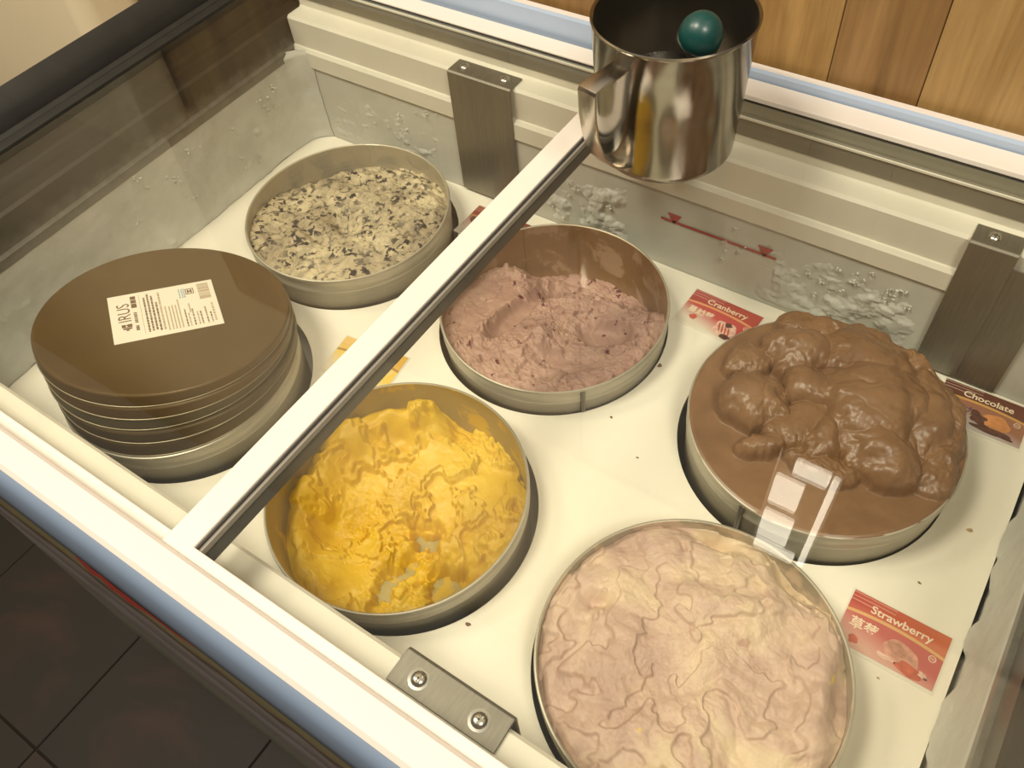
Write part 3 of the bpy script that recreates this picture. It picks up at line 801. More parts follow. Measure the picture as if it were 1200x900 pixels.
# ------------------------------------------------------------------ stack of brown lids
def lid_mat(name, base):
    m, t, p = nt(name)
    v = coords(t)
    a = noise(t, v, 9, 5, 0.6, 0.3)
    t.links.new(ramp(t, a, [(0.3, tuple(x * 0.85 for x in base)), (0.7, tuple(x * 1.1 for x in base))]), p.inputs['Base Color'])
    p.inputs['Metallic'].default_value = 0.35
    p.inputs['Roughness'].default_value = 0.42
    return m
LIDM = [lid_mat('bronze_lid', (0.132, 0.081, 0.030)), lid_mat('dull_bronze_lid', (0.100, 0.068, 0.030)), lid_mat('grey_bronze_lid', (0.13, 0.105, 0.058))]
M['lid_edge'] = simple('lid_edge_metal', (0.36, 0.31, 0.20), 0.35, metal=0.6)
top_c = Vector((-0.6403, 0.2553, 0.0915)); top_t = 0.2348
low_c = Vector((-0.632, 0.2420, 0.0415)); low_t = 0.012
lid_names = ['bronze brown lid with a white printed sticker, topmost of the stack', 'bronze brown lid directly under the lid with the sticker', 'greyish bronze lid in the middle of the lid stack', 'dull bronze lid, second from the bottom of the stack', 'dull bronze lid resting on the grey tub, lowest of the stack']
lid_objs = []
def lid_frame(k):
    f = (5 - k) / 5
    c = low_c.lerp(top_c, f); tl = low_t + (top_t - low_t) * f
    c.x += (0, 0.0015, -0.0015, 0.002, 0.0005)[k]
    n_ = Vector((0.006 * f, tl, 1)).normalized()
    xax = Vector((1, 0, 0)); xax = (xax - n_ * xax.dot(n_)).normalized(); yax = n_.cross(xax)
    return Matrix(((xax.x, yax.x, n_.x, c.x), (xax.y, yax.y, n_.y, c.y), (xax.z, yax.z, n_.z, c.z), (0, 0, 0, 1)))
for k in range(5):
    root = thing('round_bronze_lid', lid_names[k], 'lid', 'brown lids stacked on the closed tub', (0, 0, 0))
    F = lid_frame(k); root.matrix_world = F
    # plane below: the next lid's top, or the tub rim
    if k < 4: G_ = lid_frame(k + 1); q_, m_ = G_.translation, G_.to_3x3() @ Vector((0, 0, 1))
    else: q_, m_ = Vector((0, 0, TUBS['stack'][2])), Vector((0, 0, 1))
    up_ = F.to_3x3() @ Vector((0, 0, 1))
    R0 = (0.1205, 0.1203, 0.1201, 0.1204, 0.1206)[k]
    NL = 128
    def skirt(a):
        p_ = F @ Vector((R0 * math.cos(a), R0 * math.sin(a), 0))
        return max(0.0030, (p_ - q_).dot(m_) / up_.dot(m_) - (0.0013 if k < 4 else 0.0006))
    vs = []; vr = []
    for i in range(NL):
        a = 2 * PI * i / NL; sh = skirt(a); ca, sa = math.cos(a), math.sin(a)
        for r, z in [(0.0004, 0), (R0 - 0.006, 0), (R0 - 0.0045, 0.0006), (R0 - 0.0015, 0.0006), (R0 - 0.0002, -0.0006), (R0, -0.0018), (R0 + 0.0002, -sh), (R0 - 0.0008, -sh), (R0 - 0.0012, -0.0020), (R0 - 0.006, -0.0016), (0.0004, -0.0016)]: vs.append((r * ca, r * sa, z))
        for r, z in [(R0 + 0.0002, -sh - 0.0005), (R0 + 0.0010, -sh + 0.0004), (R0 + 0.0002, -sh + 0.0010), (R0 - 0.0008, -sh + 0.0004)]: vr.append((r * ca, r * sa, z))
    fs = [(i * 11 + q, (i + 1) % NL * 11 + q, (i + 1) % NL * 11 + q + 1, i * 11 + q + 1) for i in range(NL) for q in range(10)]
    MB().add(vs, fs).build('lid_plate', LIDM[(0, 0, 2, 1, 1)[k]], root, smooth=True, auto=40)
    fs = [(i * 4 + q, (i + 1) % NL * 4 + q, (i + 1) % NL * 4 + (q + 1) % 4, i * 4 + (q + 1) % 4) for i in range(NL) for q in range(4)]
    MB().add(vr, fs).build('lid_rim', M['lid_edge'], root, smooth=True)
    lid_objs.append(root)

# text helper
def text_mesh(body, size, mat, name, align='LEFT', bold=0.0, xs_=1.0):
    cu = bpy.data.curves.new('txt', 'FONT'); cu.body = body; cu.size = size; cu.align_x = align; cu.offset = bold
    cu.resolution_u = 3
    ob = bpy.data.objects.new('txt', cu); COL.objects.link(ob)
    dg = bpy.context.evaluated_depsgraph_get()
    me = bpy.data.meshes.new_from_object(ob.evaluated_get(dg))
    bpy.data.objects.remove(ob)
    for vv in me.vertices: vv.co.x *= xs_
    me.materials.clear(); me.materials.append(mat)
    o = bpy.data.objects.new(name, me); COL.objects.link(o)
    return o

# sticker on the top lid: local frame a (reading direction), b (down the label)
M['paper'] = simple('sticker_paper', (0.80, 0.74, 0.62), 0.5, var=0.02)
M['ink'] = simple('brown_ink', (0.16, 0.085, 0.045), 0.6)
M['ink_soft'] = simple('soft_brown_ink', (0.42, 0.31, 0.20), 0.6)
M['ink_blue'] = simple('blue_ink', (0.28, 0.38, 0.45), 0.6)
lidm = lid_objs[0].matrix_world.inverted()
def on_lid(px, py):
    d = ray(px, py); n_ = lid_objs[0].matrix_world.to_3x3() @ Vector((0, 0, 1))
    t_ = (lid_objs[0].matrix_world.translation - CAM).dot(n_) / d.dot(n_)
    return lidm @ (CAM + d * t_)
q0, q1, q2, q3 = [on_lid(*p) for p in ((126, 354), (246, 324), (262, 377), (135, 407))]
cen = (q0 + q1 + q2 + q3) / 4
ax_a = ((q0 - q3) + (q1 - q2)); SW = ax_a.length / 2; ax_a.normalize()
ax_b = ((q1 - q0) + (q2 - q3)); SH = ax_b.length / 2
ax_b = (ax_b - ax_a * ax_b.dot(ax_a)).normalized()
st = bpy.data.objects.new('sticker', None)
def slab(mb, a0, a1, b0, b1, z0, z1):
    # a,b in 0..1 of the sticker
    mb.box(a0 * SW - SW / 2, a1 * SW - SW / 2, SH / 2 - b1 * SH, SH / 2 - b0 * SH, z0, z1)
mb = MB(); slab(mb, 0, 1, 0, 1, 0, 0.0003)
st = mb.build('sticker', M['paper'], lid_objs[0]); st['label'] = 'white printed sticker'
st.matrix_local = Matrix(((ax_a.x, -ax_b.x, 0, cen.x), (ax_a.y, -ax_b.y, 0, cen.y), (0, 0, 1, 0.0002), (0, 0, 0, 1)))
def st_child(o): o.parent = st; return o
o = text_mesh('IRUS', 0.0172, M['ink'], 'printed_word', xs_=0.92); st_child(o).location = (-SW / 2 + 0.40 * SW, SH / 2 - 0.185 * SH, 0.0004)
# little crest left of the word
mb = MB()
for (a0, a1, b0, b1) in ((0.255, 0.285, 0.10, 0.18), (0.295, 0.355, 0.09, 0.125), (0.295, 0.355, 0.14, 0.185), (0.225, 0.248, 0.125, 0.155), (0.30, 0.31, 0.125, 0.14), (0.335, 0.345, 0.125, 0.14)):
    slab(mb, a0, a1, b0, b1, 0.0003, 0.0005)
st_child(mb.build('printed_crest', M['ink']))
mb = MB(); soft = MB()
rnd = random.Random(3)
def row(m_, b0, b1, a0, a1, lo, hi, gap):
    a = a0
    while a < a1:
        w_ = rnd.uniform(lo, hi); slab(m_, a, min(a1, a + w_), b0, b1, 0.0003, 0.00045); a += w_ + gap
row(mb, 0.215, 0.245, 0.20, 0.30, 0.03, 0.04, 0.008); row(mb, 0.215, 0.245, 0.36, 0.58, 0.015, 0.03, 0.012); row(mb, 0.205, 0.255, 0.68, 0.93, 0.05, 0.09, 0.012)
slab(soft, 0.10, 0.95, 0.285, 0.289, 0.0003, 0.0004)
for b_ in (0.32, 0.355, 0.39, 0.425, 0.46): row(mb if b_ < 0.44 else soft, b_, b_ + 0.018, 0.10 + 0.04 * rnd.random(), 0.70 + 0.25 * rnd.random(), 0.015, 0.06, 0.012)
for b_ in (0.50, 0.535, 0.565, 0.595, 0.625): row(soft, b_, b_ + 0.013, 0.08, 0.45 + 0.3 * rnd.random(), 0.01, 0.04, 0.008)
for b_ in (0.67, 0.70, 0.74, 0.78, 0.81, 0.86, 0.90): row(soft if rnd.random() < 0.6 else mb, b_, b_ + 0.014, 0.08, 0.30 + 0.15 * rnd.random(), 0.01, 0.05, 0.014)
row(soft, 0.72, 0.735, 0.36, 0.56, 0.01, 0.03, 0.01); row(soft, 0.93, 0.95, 0.10, 0.5, 0.02, 0.05, 0.02)
st_child(mb.build('printed_text', M['ink'])); st_child(soft.build('printed_text', M['ink_soft']))
mb = MB()
for b_ in (0.66, 0.685, 0.705): row(mb, b_, b_ + 0.013, 0.70, 0.90, 0.02, 0.04, 0.012)
st_child(mb.build('printed_text', M['ink_blue']))
mb = MB()      # round-cornered mark
for (a0, a1, b0, b1) in ((0.76, 0.88, 0.725, 0.733), (0.76, 0.88, 0.797, 0.805), (0.76, 0.772, 0.725, 0.805), (0.868, 0.88, 0.725, 0.805), (0.785, 0.855, 0.742, 0.757), (0.785, 0.855, 0.772, 0.787), (0.81, 0.83, 0.75, 0.78)):
    slab(mb, a0, a1, b0, b1, 0.0003, 0.00045)
st_child(mb.build('printed_mark', M['ink']))
mb = MB(); a = 0.60
while a < 0.955:
    w_ = rnd.choice((0.004, 0.004, 0.008, 0.012)); slab(mb, a, a + w_, 0.845, 0.955, 0.0003, 0.00045); a += w_ + rnd.choice((0.004, 0.006, 0.01))
st_child(mb.build('barcode', M['ink_soft']))

# ------------------------------------------------------------------ sliding glass lids
def lid(name, label, x0, x1, ztop, left_mat, right_mat, front, rear, bar_l, bar_r, gz, seal=False):
    root = thing(name, label, 'glass lid', None, ((x0 + x1) / 2, YC, gz))
    def P(mb, nm, mat, lab=None, **kw):
        o = mb.build(nm, mat, root, **kw); o.matrix_parent_inverse = Matrix.Translation(-Vector(((x0 + x1) / 2, YC, gz)))
        if lab: o['label'] = lab
        return o
    P(MB().box(x0 + 0.004, x1 - 0.004, front[0] + 0.003, rear[1] - 0.003, gz - 0.004, gz), 'glass_pane', M['glass'], 'clear glass pane')
    P(MB().box(x0, x1, front[0], front[1], gz - 0.007, ztop), 'front_rail', M['lid_frame'], bevel=0.0008)
    P(MB().box(x0, x1, rear[0], rear[1], gz - 0.0002, ztop), 'rear_rail', M['lid_frame'], bevel=0.0008)
    P(MB().box(x0, x0 + bar_l, front[1] - 0.001, rear[0] + 0.001, gz - 0.009, ztop), 'side_bar', left_mat, bevel=0.0008)
    P(MB().box(x1 - bar_r, x1, front[1] - 0.001, rear[0] + 0.001, gz - 0.009, ztop), 'side_bar', right_mat, bevel=0.0008)
    if seal:
        xb = x0 + bar_l
        P(MB().prism([(xb - 0.001, gz - 0.014), (xb - 0.001, ztop - 0.0022), (xb + 0.0012, ztop - 0.0022), (xb + 0.0012, gz - 0.014)], front[1], rear[0], 'y'), 'seal', M['seal'], 'dark rubber seal')
        P(MB().prism([(xb + 0.0010, gz - 0.016), (xb + 0.0010, gz + 0.0006), (xb + 0.0036, gz + 0.0006), (xb + 0.0036, gz - 0.016)], front[1], rear[0], 'y'), 'seal_lip', M['seal_light'])
        P(MB().prism([(xb + 0.0034, gz - 0.016), (xb + 0.0034, gz - 0.0045), (xb + 0.0046, gz - 0.0045), (xb + 0.0046, gz - 0.016)], front[1], rear[0], 'y'), 'seal', M['seal'])
    return root, P
GZ = 0.2150
lid('sliding_glass_lid', 'sliding glass lid without a mug, beside the black end cap', -0.8475, -0.3420, 0.2050, M['black_cap'], M['lid_frame'], (0.0632, 0.0752), (0.6690, 0.6915), 0.012, 0.010, 0.2028)
r_root, P = lid('sliding_glass_lid', 'sliding glass lid with a white bar, carrying the steel mug', -0.3535, 0.155, 0.2200, M['lid_frame'], M['black_cap'], (0.0636, 0.0722), (0.6705, 0.6960), 0.0218, 0.012, GZ, True)
# slider strips that carry the upper lid on the tracks
for y0, y1 in ((0.0640, 0.0710), (0.6730, 0.6950)):
    P(MB().box(-0.325, 0.150, y0, y1, 0.1962 if y0 < 0.3 else 0.1986, GZ - 0.0065 if y0 < 0.3 else GZ - 0.0040), 'slider', M['alu'] if y0 < 0.3 else M['slider'])

# ------------------------------------------------------------------ steel mug with a teal-handled scoop
M['mug'] = simple('polished_steel', (0.31, 0.285, 0.24), 0.17, metal=1.0, var=0.05, nscale=3, stretch=(1, 1, 40))
M['mug_in'] = simple('mug_inner_steel', (0.31, 0.285, 0.24), 0.30, metal=1.0)
mx, my = -0.2665, 0.5790
mug = thing('steel_mug', 'tall stainless steel mug with a bent strip handle, standing on the glass', 'mug', None, (mx, my, GZ))
RB, RT, MH = 0.0590, 0.0655, 0.1210
MB().lathe([(0.0004, 0.0012), (RB - 0.010, 0.0010), (RB - 0.007, 0.0), (RB - 0.002, 0.0008), (RB, 0.0035), (RB + 0.0004, 0.0075), (RB + (RT - RB) * 0.5, MH * 0.5), (RT - 0.0004, MH - 0.003), (RT + 0.0008, MH - 0.0018), (RT + 0.0008, MH - 0.0004), (RT - 0.0006, MH + 0.0003), (RT - 0.0020, MH - 0.0010)], 128).build('mug_wall', M['mug'], mug, smooth=True, auto=50)
MB().lathe([(RT - 0.0020, MH - 0.0010), (RT - 0.0026, MH - 0.006), (RB - 0.002, 0.006), (RB - 0.006, 0.003), (0.0004, 0.003)], 128).build('mug_inside', M['mug_in'], mug, smooth=True, auto=50)
wm, t, p = nt('mug_water'); p.inputs['Base Color'].default_value = (0.92, 0.92, 0.90, 1); p.inputs['Roughness'].default_value = 0.03; p.inputs['Transmission Weight'].default_value = 1.0; p.inputs['IOR'].default_value = 1.33
bump(t, p, noise(t, coords(t), 60, 3), 0.15, 0.001)
zw = 0.052; rw = RB - 0.002 + (RT - RB) * zw / MH - 0.0003
MB().lathe([(0.0003, zw), (rw, zw), (rw - 0.002, 0.006), (0.0003, 0.006)], 64).build('water', wm, mug, smooth=True, auto=40)
bm = bmesh.new()
for k in range(16):
    a = random.uniform(0, 2 * PI); r = rw - 0.003 if k < 10 else random.uniform(0.01, rw - 0.004)
    bmesh.ops.create_icosphere(bm, subdivisions=2, radius=random.uniform(0.0007, 0.0016), matrix=Matrix.Translation((r * math.cos(a), r * math.sin(a), zw)))
me = bpy.data.meshes.new('bubbles'); bm.to_mesh(me); bm.free(); me.shade_smooth()
me.materials.append(simple('bubble', (0.5, 0.48, 0.42), 0.1)); o = bpy.data.objects.new('bubbles', me); COL.objects.link(o); o.parent = mug; o['kind'] = 'stuff'
# handle: folded strip, box-like, pointing towards -y
ang = math.atan2(0.4795 - 0.579, -0.2875 - mx)
hp = Matrix.Rotation(ang, 4, 'Z')
def hs(r, z): return (r, z)
outl = [(RT - 0.003, 0.1060), (0.086, 0.1060), (0.1005, 0.1050), (0.1020, 0.1020), (0.1010, 0.080), (0.0975, 0.060), (0.0900, 0.038), (0.0790, 0.024), (0.0705, 0.0175), (0.0640, 0.0145), (0.0588, 0.0135)]
inl = [(0.0588, 0.0335), (0.0655, 0.0300), (0.0735, 0.0290), (0.0800, 0.036), (0.0890, 0.052), (0.0950, 0.070), (0.0985, 0.088), (0.0995, 0.1015), (0.0985, 0.1030), (RT - 0.003, 0.1035)]
outl2 = [(x, z) for x, z in outl]
inn2 = []
for i, (x, z) in enumerate(outl2):
    x0, z0 = outl2[max(0, i - 1)]; x1, z1 = outl2[min(len(outl2) - 1, i + 1)]
    dx, dz = x1 - x0, z1 - z0; l_ = math.hypot(dx, dz)
    inn2.append((x + dz / l_ * 0.0022, z - dx / l_ * 0.0022))
mb = MB(); hw = 0.0088
k_ = len(outl2)
vs = []
for s_ in (-1, 1):
    for i in range(k_):
        ww = hw * (1.0 + 0.45 * max(0, (i - 6)) / 4)
        vs.append(hp @ Vector((outl2[i][0], s_ * ww, outl2[i][1])))
for s_ in (-1, 1):
    for i in range(k_):
        ww = hw * (1.0 + 0.45 * max(0, (i - 6)) / 4)
        vs.append(hp @ Vector((inn2[i][0], s_ * ww, inn2[i][1])))
fs = []
for i in range(k_ - 1):
    fs += [(i, i + 1, k_ + i + 1, k_ + i), (2 * k_ + i, 3 * k_ + i, 3 * k_ + i + 1, 2 * k_ + i + 1), (i, 2 * k_ + i, 2 * k_ + i + 1, i + 1), (k_ + i, k_ + i + 1, 3 * k_ + i + 1, 3 * k_ + i)]
fs += [(0, k_, 3 * k_, 2 * k_), (k_ - 1, 3 * k_ - 1, 4 * k_ - 1, 2 * k_ - 1)]
mb.add(vs, fs)
M['handle'] = simple('handle_steel', (0.58, 0.54, 0.46), 0.24, metal=1.0)
mb.build('handle', M['handle'], mug, bevel=0.0006, seg=2, smooth=True, auto=25)
# scoop
ball = Vector((-0.2305, 0.5490, 0.3440))
tip = Vector((-0.2790, 0.5930, GZ + 0.0115))
d = (ball - tip).normalized()
scoop = thing('ice_cream_scoop', 'teal-ended ice cream scoop standing in the steel mug', 'scoop', None, tip)
def sp(mb, nm, mat, lab=None, **kw):
    o = mb.build(nm, mat, scoop, **kw); o.matrix_parent_inverse = Matrix.Translation(-tip)
    if lab: o['label'] = lab
    return o
Lh = (ball - tip).length
sp(MB().tube([tip + d * x for x in (0.050, 0.058, 0.075, 0.10, Lh - 0.012, Lh - 0.008)], [0.0045, 0.0070, 0.0080, 0.0085, 0.0105, 0.0110], 28), 'handle', simple('black_handle', (0.012, 0.014, 0.014), 0.3), smooth=True, auto=40)
sp(MB().tube([tip + d * x for x in (0.004, 0.02, 0.052)], [0.0045, 0.0040, 0.0042], 16), 'shaft', M['screw'], smooth=True, auto=40)
sp(MB().tube([ball - d * 0.0125, ball - d * 0.0095, ball - d * 0.007], [0.0118, 0.0168, 0.0160], 40), 'ring', M['screw'], 'bright metal ring', smooth=True, auto=60)
q = d.to_track_quat('Z', 'Y').to_matrix()
mb = MB().lathe([(0.0002, 0.0135), (0.004, 0.0132), (0.0085, 0.0112), (0.0125, 0.0072), (0.0148, 0.0020), (0.0153, -0.0030), (0.0140, -0.0080), (0.0115, -0.0105), (0.0002, -0.011)], 48)
mb.v = [tuple(ball + q @ (Vector(v_) * 1.08)) for v_ in mb.v]
sp(mb, 'knob', simple('teal_plastic', (0.004, 0.052, 0.048), 0.38, coat=0.1), 'round teal plastic end knob', smooth=True, auto=60)
mb = MB().lathe([(0.0002, 0.002), (0.010, 0.0035), (0.016, 0.009), (0.0180, 0.016), (0.0172, 0.016), (0.0150, 0.0095), (0.0095, 0.005), (0.0002, 0.0035)], 32)
mb.v = [tuple(tip + Vector((-0.004, -0.012, -0.0106)) + Vector(v_)) for v_ in mb.v]
sp(mb, 'bowl', M['screw'], smooth=True, auto=60)

# ------------------------------------------------------------------ flavour cards under film
def card_mat(name, top, topedge, swoosh, body, fade):
    m, t, p = nt(name)
    tc = t.nodes.new('ShaderNodeTexCoord'); s_ = t.nodes.new('ShaderNodeSeparateXYZ'); t.links.new(tc.outputs['Generated'], s_.inputs[0])
    x, y = s_.outputs[0], s_.outputs[1]
    # swoosh curve y = 0.60 + 0.12*(1-(2x-1)^2) - 0.1*x
    k = mathn(t, 'SUBTRACT', mathn(t, 'MULTIPLY', x, 2.0), 1.0)
    cur = mathn(t, 'ADD', mathn(t, 'MULTIPLY', mathn(t, 'SUBTRACT', 1.0, mathn(t, 'MULTIPLY', k, k)), 0.07), mathn(t, 'SUBTRACT', 0.62, mathn(t, 'MULTIPLY', x, 0.04)))
    above = mathn(t, 'SUBTRACT', y, cur)
    ntop = noise(t, coords(t, (1, 1, 1), 'Generated'), 3, 2)
    g = mathn(t, 'ADD', mathn(t, 'MULTIPLY', y, 1.35), mathn(t, 'MULTIPLY', x, 0.55))
    bodyc = ramp(t, g, [(0.28, fade), (0.85, body)])
    c = mix(t, mathn(t, 'GREATER_THAN', above, 0.0), bodyc, mix(t, x, top, topedge))
    line = mathn(t, 'LESS_THAN', mathn(t, 'ABSOLUTE', above), 0.028)
    c = mix(t, line, c, swoosh)
    # white loops near the upper left corner
    wv = node(t, 'ShaderNodeTexWave', Scale=2.2, Distortion=3.0); wv.wave_type = 'RINGS'
    t.links.new(coords(t, (0.7, 2.0, 1), 'Generated'), wv.inputs['Vector'])
    lp = mathn(t, 'MULTIPLY', mathn(t, 'GREATER_THAN', wv.outputs['Fac'], 0.90), mathn(t, 'MULTIPLY', mathn(t, 'GREATER_THAN', y, 0.80), mathn(t, 'LESS_THAN', x, 0.45)))
    c = mix(t, mathn(t, 'MULTIPLY', lp, 0.5), c, (0.85, 0.62, 0.5))
    t.links.new(c, p.inputs['Base Color'])
    p.inputs['Roughness'].default_value = 0.35
    return m
M['film'] = simple('clear_film', (0.80, 0.76, 0.66), 0.3)
M['card_text'] = simple('card_text_cream', (0.86, 0.70, 0.52), 0.5)
CW, CH = 0.0790, 0.0500
def card(corner_px, ang, label, mat, word, cjk, cjk_mat, pic):
    tl = at_z(*corner_px, 0.0)
    root = thing('flavour_card', label, 'card', 'flavour cards lying on the white plate', (tl.x, tl.y, 0))
    root.rotation_euler = (0, 0, math.radians(ang))
    MB().box(-0.0015, CW + 0.0015, -CH - 0.003, 0.0015, 0.0, 0.0005).build('film', M['film'], root)
    MB().box(0, CW, -CH, 0, 0.0004, 0.0008).build('print', mat, root)
    if word:
        o = text_mesh(word, 0.0098, M['card_text'], 'printed_word', 'CENTER', 0.00018, 1.12)
        o.parent = root; o.location = (CW * 0.53, -CH * 0.262, 0.0009)
    if cjk:
        o = text_mesh(cjk, 0.0115 if len(cjk) < 3 else 0.0098, cjk_mat, 'printed_word', 'LEFT', 0.0002)
        o.parent = root; o.location = (CW * 0.07, -CH * 0.64, 0.0009)
    pic(root)
    # small round mark
    mb = MB(); cx, cy = CW * 0.90, -CH * 0.50
    N = 20
    vs = [(cx + r * math.cos(2 * PI * k / N), cy + r * math.sin(2 * PI * k / N), 0.0009) for r in (0.0030, 0.0024) for k in range(N)]
    mb.add(vs, [(k, (k + 1) % N, N + (k + 1) % N, N + k) for k in range(N)])
    for yy in (-0.0006, 0.0006): mb.quad((cx - 0.0018, cy + yy - 0.0002, 0.0009), (cx + 0.0018, cy + yy - 0.0002, 0.0009), (cx + 0.0018, cy + yy + 0.0002, 0.0009), (cx - 0.0018, cy + yy + 0.0002, 0.0009))
    mb.build('printed_mark', M['card_text'], root)
    return root
def blob(root, cx, cy, rx, ry, mat, name='picture', z=0.0009, wob=0.08, n=40, rot=0):
    rn = random.Random(int(cx * 1e5) + n)
    ph = [rn.uniform(0, 6.28) for _ in range(4)]
    vs = [(cx * CW, -cy * CH, z)]
    for k in range(n):
        a = 2 * PI * k / n
        f = 1 + wob * sum(math.sin((j + 2) * a + ph[j]) for j in range(4)) / 2
        x, y = rx * f * math.cos(a), ry * f * math.sin(a)
        cr, sr = math.cos(rot), math.sin(rot)
        vs.append((cx * CW + x * cr - y * sr, -cy * CH + x * sr + y * cr, z))
    MB().add(vs, [(0, 1 + k, 1 + (k + 1) % n) for k in range(n)]).build(name, mat, root)
pk = simple('print_pink_scoop', (0.62, 0.30, 0.22), 0.5, var=0.25, nscale=160)
pk2 = simple('print_pale_pink', (0.78, 0.50, 0.40), 0.5, var=0.2, nscale=260)
rd = simple('print_strawberry_red', (0.55, 0.11, 0.06), 0.5, var=0.25, nscale=150)
dk = simple('print_dark', (0.12, 0.05, 0.035), 0.5, var=0.4, nscale=200)
orr = simple('print_orange', (0.62, 0.26, 0.09), 0.5, var=0.2, nscale=120)
def pic_straw(r):
    blob(r, 0.63, 0.70, 0.0150, 0.0100, pk, z=0.0009, wob=0.05, rot=-0.25)
    blob(r, 0.58, 0.64, 0.0080, 0.0050, simple('print_brown_pink', (0.50, 0.23, 0.16), 0.5, var=0.2, nscale=200), z=0.00095, wob=0.1, rot=-0.3)
    blob(r, 0.74, 0.88, 0.0110, 0.0050, rd, z=0.0010, wob=0.12, rot=-0.2); blob(r, 0.50, 0.86, 0.0070, 0.0022, pk2, z=0.0010, wob=0.2, rot=-0.1); blob(r, 0.87, 0.84, 0.0035, 0.0022, pk2, z=0.00105, wob=0.2); blob(r, 0.905, 0.88, 0.0016, 0.0010, dk, z=0.0011)
    blob(r, 0.17, 0.84, 0.0042, 0.0036, rd, z=0.0009, wob=0.15)
def pic_cran(r):
    blob(r, 0.66, 0.74, 0.0125, 0.0105, pk2, z=0.0009, wob=0.12)
    for k in range(4): blob(r, 0.58 + 0.05 * k, 0.72 + 0.02 * k, 0.0010, 0.0065, rd, z=0.00095, wob=0.1, rot=0.3)
    blob(r, 0.68, 0.60, 0.0042, 0.0030, dk, z=0.0010, wob=0.15); blob(r, 0.72, 0.93, 0.0062, 0.0032, dk, z=0.0010, wob=0.15)
    blob(r, 0.20, 0.76, 0.0040, 0.0036, rd, z=0.0009, wob=0.12)
def pic_choc(r):
    blob(r, 0.68, 0.66, 0.0130, 0.0100, orr, z=0.0009, wob=0.08); blob(r, 0.48, 0.66, 0.0085, 0.0060, dk, z=0.00095, wob=0.25, rot=-0.3)
    blob(r, 0.66, 0.86, 0.0190, 0.0042, dk, z=0.0010, wob=0.25, rot=-0.12)
def pic_mango(r):
    blob(r, 0.68, 0.72, 0.0110, 0.0080, simple('print_mango', (0.72, 0.38, 0.08), 0.5, var=0.2, nscale=150), z=0.0009, wob=0.12); blob(r, 0.72, 0.86, 0.0065, 0.0045, simple('print_pink_fruit', (0.62, 0.18, 0.12), 0.5, var=0.2, nscale=200), z=0.00095, wob=0.2)
    blob(r, 0.60, 0.92, 0.0016, 0.0012, dk, z=0.0010)
def pic_dark(r):
    blob(r, 0.66, 0.70, 0.0120, 0.0090, pk2, z=0.0009, wob=0.12); blob(r, 0.15, 0.5, 0.006, 0.010, dk, z=0.0009, wob=0.3)
card((1002.7, 690.7), -0.5, 'pink red card reading Strawberry with a scoop picture', card_mat('card_strawberry', (0.50, 0.09, 0.07), (0.60, 0.17, 0.08), (0.70, 0.40, 0.16), (0.52, 0.11, 0.10), (0.72, 0.42, 0.34)), 'Strawberry', '\u8349\u8393', M['card_text'], pic_straw)
card((817, 339), -2.5, 'red card reading Cranberry with a striped scoop picture', card_mat('card_cranberry', (0.42, 0.07, 0.06), (0.50, 0.09, 0.06), (0.78, 0.36, 0.16), (0.55, 0.09, 0.08), (0.78, 0.70, 0.58)), 'Cranberry', '\u8513\u8d8a\u8393', M['card_text'], pic_cran)
card((1109.5, 443.5), 0.6, 'dark brown card reading Chocolate with a chocolate picture', card_mat('card_chocolate', (0.12, 0.045, 0.028), (0.17, 0.06, 0.035), (0.62, 0.34, 0.10), (0.34, 0.15, 0.09), (0.62, 0.57, 0.56)), 'Chocolate', '\u5de7\u514b\u529b', simple('card_dark_text', (0.10, 0.07, 0.12), 0.5), pic_choc)
card((407, 394), 7.0, 'orange yellow fruit card lying beneath the white bar of the lid', card_mat('card_mango', (0.80, 0.55, 0.16), (0.72, 0.44, 0.08), (0.45, 0.24, 0.06), (0.85, 0.60, 0.10), (0.86, 0.78, 0.60)), None, None, None, pic_mango)
card((562, 241), 0.0, 'dark red card lying behind the cookies and cream tub', card_mat('card_dark_red', (0.26, 0.05, 0.035), (0.20, 0.05, 0.03), (0.42, 0.22, 0.09), (0.36, 0.09, 0.07), (0.72, 0.64, 0.54)), None, None, None, pic_dark)

